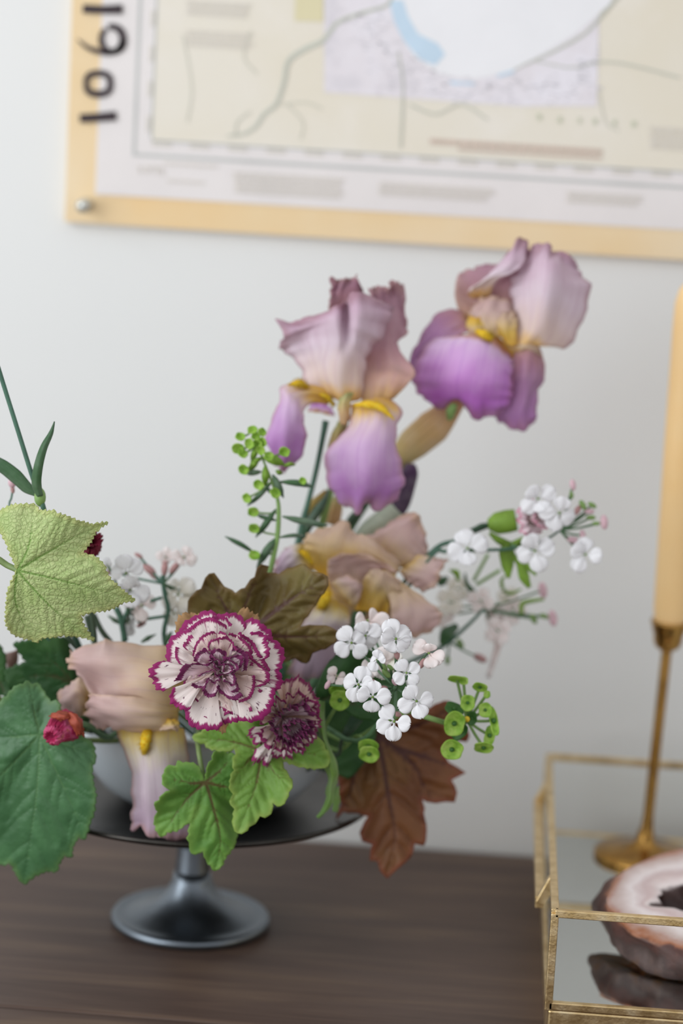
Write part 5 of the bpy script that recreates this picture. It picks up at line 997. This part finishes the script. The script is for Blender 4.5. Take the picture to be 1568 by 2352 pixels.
def cross_flower(parent, cx, cy, Y, tips, mat, eye=MEYE, seed=0, wide=0.46, rad=None, name='flower'):
    """four petals; tips = photo offsets (dx, dy) of the petal tips from the eye"""
    rng = random.Random(seed); c = at(cx, cy, Y); pm = float((c-CAM)@FW)/F_PX
    Lm = max(math.hypot(*t_) for t_ in tips)
    W = [c-FW*0.001*d for d in (0.9, 0.2, -1, -3, -6, -8)]
    V, Fc, uv = tube_pts(W, np.array([1.0, 1.25, 1.1, 1.0, 1.0, 0.6])*Lm*pm*0.055, 10)
    fl = mesh(name, V, Fc, eye, parent, uv=uv)
    INV[fl.name] = Matrix()
    nv, nu = 12, 9
    for dx, dy in tips:
        L = math.hypot(dx, dy); ux, uy = dx/L, dy/L
        wd = wide*Lm*rng.uniform(0.92, 1.08)
        fs = math.sqrt(max(0.0, 1-(L/Lm)**2))       # foreshortened petals lean towards or away
        sg = -1 if rng.random() < 0.5 else 1
        vv = np.linspace(0.03, 1, nv)[:, None]; uu = np.linspace(-1, 1, nu)[None, :]
        hw = wd*np.where(vv < 0.25, 0.18+0.9*vv, 1.0)*np.sqrt(np.clip(1-np.clip((vv-0.64)/0.37, -1.0, 1)**2*np.where(vv < 0.64, 0.86, 1.0), 0.0, 1))
        rr = L*vv*(1+0.03*np.sin(uu*6+rng.uniform(0, 6)))
        X = ux*rr-uy*uu*hw; Z = uy*rr+ux*uu*hw
        dep = -0.10*Lm*np.sin(vv*2.6)+0.10*Lm*(uu**2)*vv*rng.uniform(-0.3, 1.0)+fs*Lm*0.5*vv*sg+0.03*Lm*np.sin(4*vv+5*uu+rng.uniform(0, 6))-0.05*Lm*np.exp(-(uu/0.18)**2)*0.6
        Wp = c+RT*(X*pm)[..., None]-UP*(Z*pm)[..., None]+FW*(dep*pm)[..., None]
        U_, V_ = np.broadcast_arrays((uu+1)/2, vv)
        p = mesh('petal', Wp.reshape(-1, 3), gridfaces(nv, nu), mat, None, uv=np.stack([U_.ravel()+rng.uniform(0, 9), V_.ravel()], 1), solid=0.0002)
        p.parent = fl; p.matrix_parent_inverse = INV[fl.name]
    return c
def fix_sub():
    bpy.context.view_layer.update()
def tipsof(cx, cy, mids, f=1.82): return [((x-cx)*f, (y-cy)*f) for x, y in mids]
def auto_tips(r, rot, sqx=1.0, sqy=1.0, rng=random):
    return [(r*sqx*math.cos(math.radians(rot+90*i))*rng.uniform(0.9, 1.05), r*sqy*math.sin(math.radians(rot+90*i))*rng.uniform(0.9, 1.05)) for i in range(4)]
def pedicel(parent, c, hub, rad=0.5, mat=MSTEM, back=0.006):
    c = np.asarray(c, float)+FW*back; hub = np.asarray(hub, float); m = (c+hub)/2+np.array([0, 0.002, -0.001])
    V, Fc, uv = tube_pts(CR([c, m, hub], 10), np.full(10, rad*0.001), 7); return mesh('pedicel', V, Fc, mat, parent, uv=uv)
def bud(parent, px, py, Y, r, ang, mat, el=1.9, name='bud'):
    c = at(px, py, Y); pm = float((c-CAM)@FW)/F_PX; d = RT*math.cos(math.radians(ang))-UP*math.sin(math.radians(ang)); e = RT*math.sin(math.radians(ang))+UP*math.cos(math.radians(ang))
    return blob(name, c, (e*r*pm, FW*r*pm, d*r*el*pm), mat, parent, nr=8, ns=10)

oW = (700, 1380); sW = 3.267
def W_(x, y, o=oW, s=sW): return (o[0]+x/s, o[1]+y/s)
P = root(30)
sp1 = thing('rocket_sprig', 'front cluster of crisp white four-petalled flowers beside the carnations', 'flowers', P)
YW = -0.262; hub = at(908, 1580, -0.248)
for (cx, cy, mids, Y, m) in (
    (350, 315, [(305, 255), (285, 360), (405, 370), (400, 285)], -0.243, MW1),
    (455, 262, [(405, 290), (495, 300), (432, 205), (520, 230)], -0.238, MW1),
    (682, 285, [(650, 205), (625, 262), (640, 330), (735, 320), (740, 250)], -0.256, MW1),
    (538, 442, [(572, 432), (515, 488), (545, 400), (520, 430)], -0.258, MW1),
    (930, 392, [(868, 352), (932, 352), (990, 420), (942, 452)], -0.252, MW3),
    (762, 540, [(728, 490), (815, 508), (712, 575), (808, 585)], -0.262, MW1),
    (402, 628, [(430, 553), (342, 608), (372, 698), (462, 625)], -0.260, MW1),
    (508, 722, [(510, 655), (445, 700), (500, 785), (585, 718)], -0.268, MW1),
    (837, 752, [(796, 690), (908, 745), (860, 822), (762, 780)], -0.268, MW1),
    (670, 905, [(622, 843), (736, 915), (664, 985), (598, 938)], -0.268, MW1),
    (240, 565, [(210, 530), (260, 600), (200, 580), (275, 570)], -0.236, MW3),
    (580, 470, [(600, 400), (550, 520), (500, 500), (640, 450)], -0.238, MW3),
    (640, 440, [(660, 470), (600, 520), (690, 430), (610, 390)], -0.236, MW2),
    (470, 150, [(420, 150), (520, 130), (560, 160), (480, 190)], -0.215, MW3)):
    x, y = W_(cx, cy); tp = [(a/sW, b/sW) for a, b in tipsof(cx, cy, mids)]
    c = cross_flower(sp1, x, y, Y, tp, m, seed=int(cx)); pedicel(sp1, c, hub, 0.55)
for x, y, r, a, m in ((690, 400, 7, 85, MCALP), (610, 545, 7, 50, MBUDG), (600, 500, 5, 60, MBUDG), (880, 470, 7, 120, MCALP), (585, 655, 6, 0, MCALP), (692, 850, 6, 20, MCALP), (500, 600, 5, 10, MCALP), (670, 610, 5, 60, MBUDP), (170, 630, 6, 120, MBUDP), (640, 500, 5, 40, MBUDG)):
    q = W_(x, y); b_ = bud(sp1, q[0], q[1], -0.252, r, a, m); pedicel(sp1, at(q[0], q[1], -0.252), hub, 0.5, back=0.0)
tube('stem', [(908, 1575, 0), (895, 1610, 0.4), (870, 1660, 1.5), (800, 1700, 3.5), rootpx(P, -0.25)], [1.2, 1.5, 1.8, 2.0], MSTEM, sp1, Y0=-0.25)

o8 = (940, 1080); s8 = 3.2667
P = root(31)
sp2 = thing('rocket_sprig', 'white flower sprig reaching out highest to the right with a pink bud', 'flowers', P)
hub2 = at(*W_(760, 560, o8, s8), -0.155); hub3 = at(*W_(1130, 450, o8, s8), -0.155); hub4 = at(*W_(560, 600, o8, s8), -0.158)
for (cx, cy, mids, Y, h_) in ((435, 585, [(415, 510), (515, 555), (435, 655), (355, 610)], -0.172, hub4), (965, 215, [(925, 170), (900, 265), (985, 265), (1035, 175)], -0.165, hub3),
                            (1125, 320, [(1140, 255), (1185, 350), (1090, 390), (1040, 310)], -0.168, hub3), (940, 605, [(910, 540), (1020, 580), (965, 690), (870, 630)], -0.170, hub2), (1320, 632, [(1320, 560), (1385, 640), (1275, 700), (1265, 600)], -0.165, hub3)):
    x, y = W_(cx, cy, o8, s8); tp = [(a/s8, b/s8) for a, b in tipsof(cx, cy, mids, 1.85)]
    c = cross_flower(sp2, x, y, Y, tp, MW1, seed=int(cx)); pedicel(sp2, c, h_, 0.7)
for x, y, r, a, m, hx in ((1225, 110, 7, 80, MBUDP, hub3), (1215, 185, 5, 80, MBUDG, hub3), (1460, 390, 9, 85, MBUDP, hub3), (1400, 400, 5, 0, MBUDG, hub3), (1370, 262, 6, 30, MBUDG, hub3), (1300, 262, 7, 60, MBUDG, hub3), (1260, 300, 7, 120, MCALP, hub3), (1350, 310, 6, 0, MBUDP, hub3), (1230, 525, 8, 10, MBUDP, hub3), (1300, 490, 7, 80, MBUDP, hub3), (1360, 355, 6, 0, MBUDG, hub3)):
    q = W_(x, y, o8, s8); bud(sp2, q[0], q[1], -0.158, r, a, m); pedicel(sp2, at(q[0], q[1], -0.158), hx, 0.5, back=0)
tube('stem', [W_(1130, 450, o8, s8)+(0,), W_(1040, 510, o8, s8)+(0,), W_(900, 560, o8, s8)+(0,), W_(760, 590, o8, s8)+(0,), W_(560, 600, o8, s8)+(0,), W_(280, 610, o8, s8)+(0,), W_(170, 640, o8, s8)+(0,), (900, 1400, 0), (760, 1600, 0), rootpx(P, -0.155)], [0.8, 1.0, 1.2, 1.4, 1.5, 1.6, 1.8], MSTEMB, sp2, Y0=-0.155, n=44)
MLIME = plain('lime_leaf', (132, 168, 64), 0.5, 0, 0.3, 120, 0.25)
for pts, wd in (([(600, 470), (650, 510), (700, 540), (760, 550)], [20, 50, 60, 30]), ([(730, 540), (730, 620), (735, 720), (745, 810)], [60, 120, 90, 20]), ([(760, 560), (820, 540), (850, 500)], [40, 60, 10]), ([(780, 640), (830, 700), (860, 800), (900, 880)], [40, 60, 80, 30]), ([(860, 700), (910, 740), (950, 790)], [20, 50, 10])):
    blade('leaf', pts, wd, -0.152, MLIME, sp2, o8, s8)

P = root(32)
pk = thing('carnation_bud', 'pale pink bud opening from a green calyx among the right white flowers', 'bud', P)
tube('calyx', [W_(590, 410, o8, s8), W_(650, 400, o8, s8), W_(730, 385, o8, s8), W_(800, 372, o8, s8)], [2.6, 5.2, 5.6, 5.2], MLIME, pk, Y0=-0.15, nseg=16)
fp = Frame(*W_(800, 372, o8, s8), -0.152, 0.85, 0.1)
MPK = carnmat('pink_bud_petal', (240, 220, 226), (240, 222, 220), (222, 146, 172), 0.9, 0.6, dash=0.0)
for i in range(9): fan('petal', fp, i*40, rng.uniform(34, 46), 30, 13, MPK, pk, curl=3, ruf=1.2, freq=2, seed=sd, base=0.05); sd += 1
for i in range(6): fan('petal', fp, i*60, rng.uniform(22, 32), 36, 16, MPK, pk, curl=-1, ruf=1.2, freq=2, seed=sd, base=0.05); sd += 1
tube('stem', [W_(595, 412, o8, s8)+(0,), W_(480, 460, o8, s8)+(0,), W_(350, 530, o8, s8)+(0,), W_(170, 610, o8, s8)+(0,), (880, 1400, 0), (740, 1620, 0), rootpx(P, -0.15)], [2.0, 1.8, 1.7, 1.7], MSTEMB, pk, Y0=-0.15, n=40)
blade('leaf', [W_(600, 400, o8, s8), W_(540, 420, o8, s8), W_(450, 460, o8, s8)], [4, 13, 9], -0.152, MBLADED, pk)

P = root(33)
sp3 = thing('rocket_sprig', 'creamy soft white flower sprig between the mauve iris and the right wall', 'flowers', P)
rngf = random.Random(9); hub5 = at(*W_(560, 1040, o8, s8), -0.118)
for cx, cy, r, rot, m, Y in ((300, 990, 36, 40, MW2, -0.120), (535, 978, 33, 20, MW3, -0.125), (665, 1205, 34, 60, MW3, -0.122), (780, 1050, 34, 10, MW3, -0.115), (360, 890, 30, 50, MW2, -0.112), (740, 960, 28, 35, MW2, -0.11), (250, 1090, 28, 15, MW3, -0.118), (640, 1080, 26, 45, MW3, -0.112)):
    q = W_(cx, cy, o8, s8); c = cross_flower(sp3, q[0], q[1], Y, auto_tips(r, rot, rng=rngf), m, seed=int(cx)); pedicel(sp3, c, hub5, 0.6)
tube('stem', [W_(560, 1040, o8, s8)+(0,), W_(430, 1170, o8, s8)+(0,), W_(250, 1320, o8, s8)+(0,), W_(0, 1440, o8, s8)+(0,), (860, 1560, 0), (720, 1680, 0), rootpx(P, -0.13)], [1.2, 1.6, 1.8, 1.9, 2.0], MSTEMB, sp3, Y0=-0.13, n=36)
blade('leaf', [W_(240, 1310, o8, s8), W_(280, 1230, o8, s8), W_(360, 1160, o8, s8)], [10, 34, 12], -0.134, MBLADE, sp3)
for pts, wd in (([(480, 920), (430, 850), (415, 770)], [50, 30, 12]), ([(840, 1080), (850, 1000), (960, 975), (1010, 970)], [26, 34, 24, 14]), ([(700, 890), (690, 830), (720, 790)], [26, 24, 8]), ([(700, 900), (760, 925), (840, 890)], [24, 24, 8]), ([(210, 850), (250, 830), (290, 800)], [50, 70, 10]), ([(300, 750), (350, 770), (370, 830)], [10, 50, 20])):
    blade('leaf', pts, wd, -0.12, MLIME if wd[0] < 40 else MBLADE, sp3, o8, s8)
for x, y, r, a, m in ((930, 1115, 7, 60, MBUDG), (1010, 1095, 6, 20, MBUDG), (1075, 1110, 10, 80, MBUDP), (530, 1410, 9, 25, MCALP), (380, 1300, 7, 60, MBUDG), (285, 1425, 6, 90, MBUDG), (1000, 900, 10, 80, MBUDP)):
    q = W_(x, y, o8, s8); bud(sp3, q[0], q[1], -0.12, r, a, m); pedicel(sp3, at(q[0], q[1], -0.12), hub5 if y < 1200 else at(*W_(300, 1290, o8, s8), -0.128), 0.5, back=0)
for x0, y0, x1, y1 in ((480, 830, 590, 630), (500, 860, 680, 750)):
    A_, B_ = W_(x0, y0, o8, s8), W_(x1, y1, o8, s8); tube('pedicel', [A_, B_], [0.9, 0.9], MSTEML, sp3, Y0=-0.12, n=8)
patch('wilted_petal', [[(640, 1250, 0), (670, 1240, -0.2), (710, 1240, 0)], [(630, 1350, 0), (655, 1350, -0.2), (680, 1350, 0)], [(595, 1460, 0), (615, 1460, -0.2), (640, 1460, 0)], [(580, 1550, 0), (592, 1560, -0.1), (605, 1550, 0)]], -0.115, MW3, sp3, o8, s8, nu=8, nv=18, ruf=0.3)

P = root(34)
sp4 = thing('rocket_sprig', 'white flower sprig with brownish florets between the light leaf and the olive leaf', 'flowers', P)
hub6 = at(*W_(960, 1900, o5, s5), -0.195); hub7 = at(*W_(1225, 1700, o5, s5), -0.185)
for (cx, cy, mids, Y, m, h_) in ((945, 1622, [(932, 1545), (1008, 1580), (972, 1682), (882, 1612)], -0.212, MW1, hub6), (975, 1748, [(985, 1700), (1055, 1772), (985, 1820), (925, 1760)], -0.208, MW1, hub6), (1062, 1862, [(1120, 1840), (1060, 1930), (1000, 1880), (1060, 1800)], -0.190, MW3, hub6),
                               (1338, 1780, [(1290, 1735), (1400, 1725), (1380, 1850), (1280, 1830)], -0.178, MW2, hub7), (800, 1560, [(800, 1530), (790, 1590), (820, 1550), (780, 1555)], -0.205, MW1, hub6), (1300, 1930, [(1280, 1880), (1340, 1930), (1300, 1980), (1260, 1940)], -0.180, MW2, hub7), (960, 2000, [(940, 1980), (990, 2000), (970, 2050), (930, 2010)], -0.185, MW1, hub6),
                               (1380, 1500, [(1330, 1490), (1400, 1460), (1430, 1520), (1360, 1530)], -0.178, MW3, hub7), (1240, 1500, [(1200, 1490), (1280, 1490), (1250, 1460), (1240, 1530)], -0.178, MW3, hub7), (1440, 1780, [(1430, 1740), (1480, 1790), (1440, 1830), (1400, 1790)], -0.175, MW2, hub7)):
    x, y = W_(cx, cy, o5, s5); tp = [(a/s5, b/s5) for a, b in tipsof(cx, cy, mids)]
    c = cross_flower(sp4, x, y, Y, tp, m, seed=int(cx)+int(cy)); pedicel(sp4, c, h_, 0.6)
for x, y, r, a in ((1120, 1595, 9, 40), (1235, 1585, 8, 95), (1310, 1580, 8, -50), (1040, 1490, 5, 30), (805, 1600, 6, 60), (1150, 1640, 6, 40), (1060, 2005, 6, -30), (1135, 1830, 6, -10)):
    q = W_(x, y, o5, s5); bud(sp4, q[0], q[1], -0.18, r, a, MCALP, 2.2); pedicel(sp4, at(q[0], q[1], -0.18), hub7 if y < 1700 else hub6, 0.6, MSTEMB, back=0)
tube('stem', [W_(1215, 1640, o5, s5), W_(1235, 1780, o5, s5), W_(1262, 1900, o5, s5), W_(1230, 2100, o5, s5), (400, 1560, 0.5), rootpx(P, -0.184)], [1.5, 1.7, 1.8, 1.8], MSTEMB, sp4, Y0=-0.184, n=30)
for pts, r in (([(870, 1880), (905, 1960), (940, 2130)], 2.2), ([(960, 1900), (920, 2000), (930, 2150)], 1.6), ([(650, 1940), (680, 2050), (710, 2140)], 2.2), ([(700, 1930), (760, 2050), (830, 2140)], 2.0), ([(1130, 1830), (1215, 1805)], 1.2), ([(1100, 1965), (1240, 1945)], 1.2), ([(500, 2090), (540, 2140), (590, 2190)], 2.2)):
    tube('side_stem', [W_(x, y, o5, s5) for x, y in pts], [r, r], MSTEMB if pts[0][0] > 860 else MSTEMD, sp4, Y0=-0.19, n=14)
for pts, wd in (([(1060, 2140), (1110, 2110), (1170, 2080)], [14, 34, 2]), ([(810, 1940), (860, 1975), (890, 2000)], [4, 36, 8]), ([(980, 1960), (930, 1990), (890, 2000)], [4, 30, 8]), ([(1240, 2160), (1265, 2100), (1290, 2060)], [14, 40, 10])):
    blade('leaf', pts, wd, -0.188, MBLADE, sp4, o5, s5)
P = root(35)
sp5 = thing('rocket_sprig', 'single tiny pink bud on a thin stalk at the far left', 'bud', P)
b1 = W_(90, 945, o5, s5); bud(sp5, b1[0], b1[1], -0.22, 9, 80, MBUDP, 1.3); bud(sp5, *W_(95, 995, o5, s5), -0.22, 5, 80, MCALP, 1.8)
tube('stem', [W_(95, 1000, o5, s5), W_(85, 1060, o5, s5), W_(70, 1130, o5, s5), (30, 1260, 0), (120, 1480, 1), rootpx(P, -0.22)], [0.7, 0.7, 0.9, 1.2], MSTEMB, sp5, Y0=-0.22, n=30)

# ------------------------------------------------------------------ euphorbia sprigs
k = NT('lime_bract'); ob = k.obj(); n1 = k.noise(ob, 260, 4)
MBR = k.out(k.ramp(n1, [(0.32, lin((132, 178, 62))), (0.5, lin((168, 208, 88))), (0.7, lin((198, 224, 122)))]), 0.5, transl=0.3, spec=0.3)
MBRD = plain('dark_bract', (66, 112, 52), 0.5, 0, 0.2, 200, 0.15); MYEL = plain('nectary_yellow', (214, 186, 48), 0.5, 0, 0.15, 300)
def cup(parent, px, py, Y, rx, ry, rot=0.0, depth=0.35, mat=MBR, seed=0, lobes=2, centre=True):
    """lime bract: a dished two-lobed disc"""
    rng = random.Random(seed); c = at(px, py, Y); pm = float((c-CAM)@FW)/F_PX; n, m = 26, 7; V = []
    ca_, sa_ = math.cos(math.radians(rot)), math.sin(math.radians(rot)); tilt = math.sqrt(max(0, 1-(min(rx, ry)/max(rx, ry))**2))*(1 if rng.random() < 0.5 else -1)
    R_ = max(rx, ry)
    for j in range(m):
        r = j/(m-1)
        for i in range(n):
            a = 2*math.pi*i/n; e = 1-0.16*abs(math.cos(a*lobes/2))**6+0.03*math.sin(5*a+seed)
            x, y = rx*r*e*math.cos(a), ry*r*e*math.sin(a)
            X, Z = x*ca_-y*sa_, x*sa_+y*ca_
            d = -depth*R_*r*r+tilt*R_*r*math.sin(a)*0.8+0.05*R_*r*math.sin(3*a+seed)
            V.append(c+RT*X*pm-UP*Z*pm+FW*d*pm)
    uv = [(i/n, j/(m-1)) for j in range(m) for i in range(n)]
    o = mesh('bract', V, gridfaces(m, n, True), mat, parent, uv=uv, solid=0.0003)
    if centre:
        INV[o.name] = Matrix()
        b_ = blob('floret', c-FW*depth*R_*0.1*pm-FW*0.0004, (RT*R_*0.22*pm, UP*R_*0.22*pm, FW*R_*0.25*pm), MBRD, None, nr=6, ns=8); b_.parent = o; b_.matrix_parent_inverse = INV[o.name]
    return c
P = root(36)
eu1 = thing('euphorbia_sprig', 'upright lime green spurge sprig with narrow leaves left of the tall irises', 'sprig', P); YE = -0.190
tube('stem', [(270, 130), (330, 300), (390, 450), (425, 560), (432, 640), (425, 780), (405, 890), (370, 1050), (350, 1200), (250, 1800), (rootpx(P, YE)[0]*s6-o6[0]*s6, rootpx(P, YE)[1]*s6-o6[1]*s6, rootpx(P, YE)[2])], [0.7, 0.9, 1.4, 1.8, 1.9, 1.8, 1.7, 1.7], MSTEML, eu1, o6, s6, YE, n=50)
for A_, B_, wd in (((420, 795), (295, 985), 52), ((280, 890), (100, 790), 30), ((415, 620), (290, 795), 40), ((415, 690), (290, 655), 26), ((455, 665), (735, 722), 44), ((440, 795), (600, 788), 24), ((385, 460), (238, 600), 30), ((440, 450), (650, 482), 40), ((395, 405), (462, 550), 44), ((350, 345), (348, 475), 46), ((325, 388), (228, 402), 34), ((335, 300), (470, 345), 60), ((465, 352), (535, 345), 26), ((305, 310), (250, 385), 44), ((330, 300), (258, 325), 30), ((300, 230), (262, 320), 40), ((415, 380), (455, 400), 30), ((360, 490), (400, 520), 26)):
    mx_, my_ = (A_[0]+B_[0])/2, (A_[1]+B_[1])/2+random.Random(A_[0]).uniform(-10, 6)
    blade('leaf', [A_+(0.0,), (mx_, my_, -0.2), B_+(0.1,)], [6, wd*0.8, wd, wd*0.8, 3], YE, MBLADE if A_[1] > 380 else MLIME, eu1, o6, s6, n=16)
for x, y, r in ((270, 128, 9), (330, 142, 8), (195, 170, 9), (180, 245, 11), (250, 215, 10), (308, 470, 10), (215, 375, 10), (235, 552, 9), (275, 638, 10), (280, 740, 10), (282, 905, 10), (412, 520, 10), (468, 265, 10), (330, 205, 9), (582, 445, 7), (212, 275, 9), (300, 215, 9), (372, 290, 9), (290, 170, 8), (320, 255, 9)):
    q = W_(x, y, o6, s6); cup(eu1, q[0], q[1], YE-0.003, r*1.45, r*1.05, rot=x % 90, seed=x+y, centre=False, depth=0.7)
    pedicel(eu1, at(q[0], q[1], YE-0.003), at(*W_(*min([(270, 130), (300, 210), (330, 300), (390, 450), (425, 560), (432, 640), (425, 780), (405, 890)], key=lambda s: (s[0]-x)**2+(s[1]-y)**2), o6, s6), YE), 0.5, MSTEML, back=0.001)

P = root(37)
eu2 = thing('euphorbia_sprig', 'lime green spurge head with round bracts in front of the brown leaf', 'sprig', P); YE2 = -0.232
hubE = at(*W_(1215, 895), -0.226)
tube('stem', [W_(1215, 900)+(0.5,), W_(1120, 925)+(0.9,), W_(1030, 908)+(0.3,), W_(900, 868)+(0.1,), W_(780, 830)+(0.8,), (880, 1660, 1.8), (780, 1700, 4), rootpx(P, YE2)], [1.6, 1.8, 1.9, 1.9, 1.9], MSTEML, eu2, Y0=YE2, n=36)
for x, y, rx, ry, rot, dY, m in ((1120, 920, 27, 30, 10, -0.4, MBR), (1102, 1115, 29, 24, 20, -0.4, MBR), (1220, 765, 19, 19, 0, 0, MBR), (1140, 588, 25, 9, 8, 0.6, MBR), (1190, 598, 12, 9, 0, 0.6, MBR), (1312, 648, 20, 11, 15, 0.5, MBR), (1365, 702, 9, 9, 0, 0.5, MBR), (1352, 818, 18, 17, 0, 0.3, MBR), (1415, 900, 11, 32, -8, 0.5, MBR), (1385, 1010, 14, 24, 15, 0.5, MBR), (1340, 1100, 26, 14, 6, 0.1, MBR), (1250, 880, 14, 17, 0, 0.2, MBRD), (1160, 985, 16, 22, 40, 0.1, MBRD), (1120, 810, 26, 14, 25, 0.3, MBRD)):
    q = W_(x, y); c = cup(eu2, q[0], q[1], YE2+dY/100, rx, ry, rot=rot, seed=x+y, mat=m, centre=min(rx, ry) > 10); pedicel(eu2, c, hubE, 0.7, MSTEML, back=0.001)
blob('nectary', at(*W_(1215, 888), YE2-0.003), (RT*0.0014, UP*0.0014, FW*0.0012), MYEL, eu2, nr=6, ns=8)
P = root(38)
eu3 = thing('euphorbia_sprig', 'lone lime green bract between the pale lobed leaf and the brown leaf', 'sprig', P)
q = W_(475, 1120); c = cup(eu3, q[0], q[1]-9, -0.225, 27, 18, rot=8, seed=3); cup(eu3, q[0]+2, q[1]+9, -0.226, 27, 20, rot=12, seed=8)
tube('stem', [(q[0], q[1], 0.2), (820, 1690, 1.2), (760, 1720, 3), rootpx(P, -0.224)], [1.2, 1.4, 1.6], MSTEML, eu3, Y0=-0.224)
P = root(39)
eu4 = thing('euphorbia_sprig', 'lime green bract half hidden under the white cluster beside the dark leaf', 'sprig', P)
q = W_(262, 745); cup(eu4, q[0], q[1], -0.228, 26, 24, rot=10, seed=13); cup(eu4, q[0]-6, q[1]-24, -0.224, 22, 12, rot=-10, seed=14, centre=False)
tube('stem', [(q[0], q[1], 0.2), (750, 1660, 1.2), (720, 1710, 3), rootpx(P, -0.226)], [1.2, 1.4, 1.6], MSTEML, eu4, Y0=-0.226)
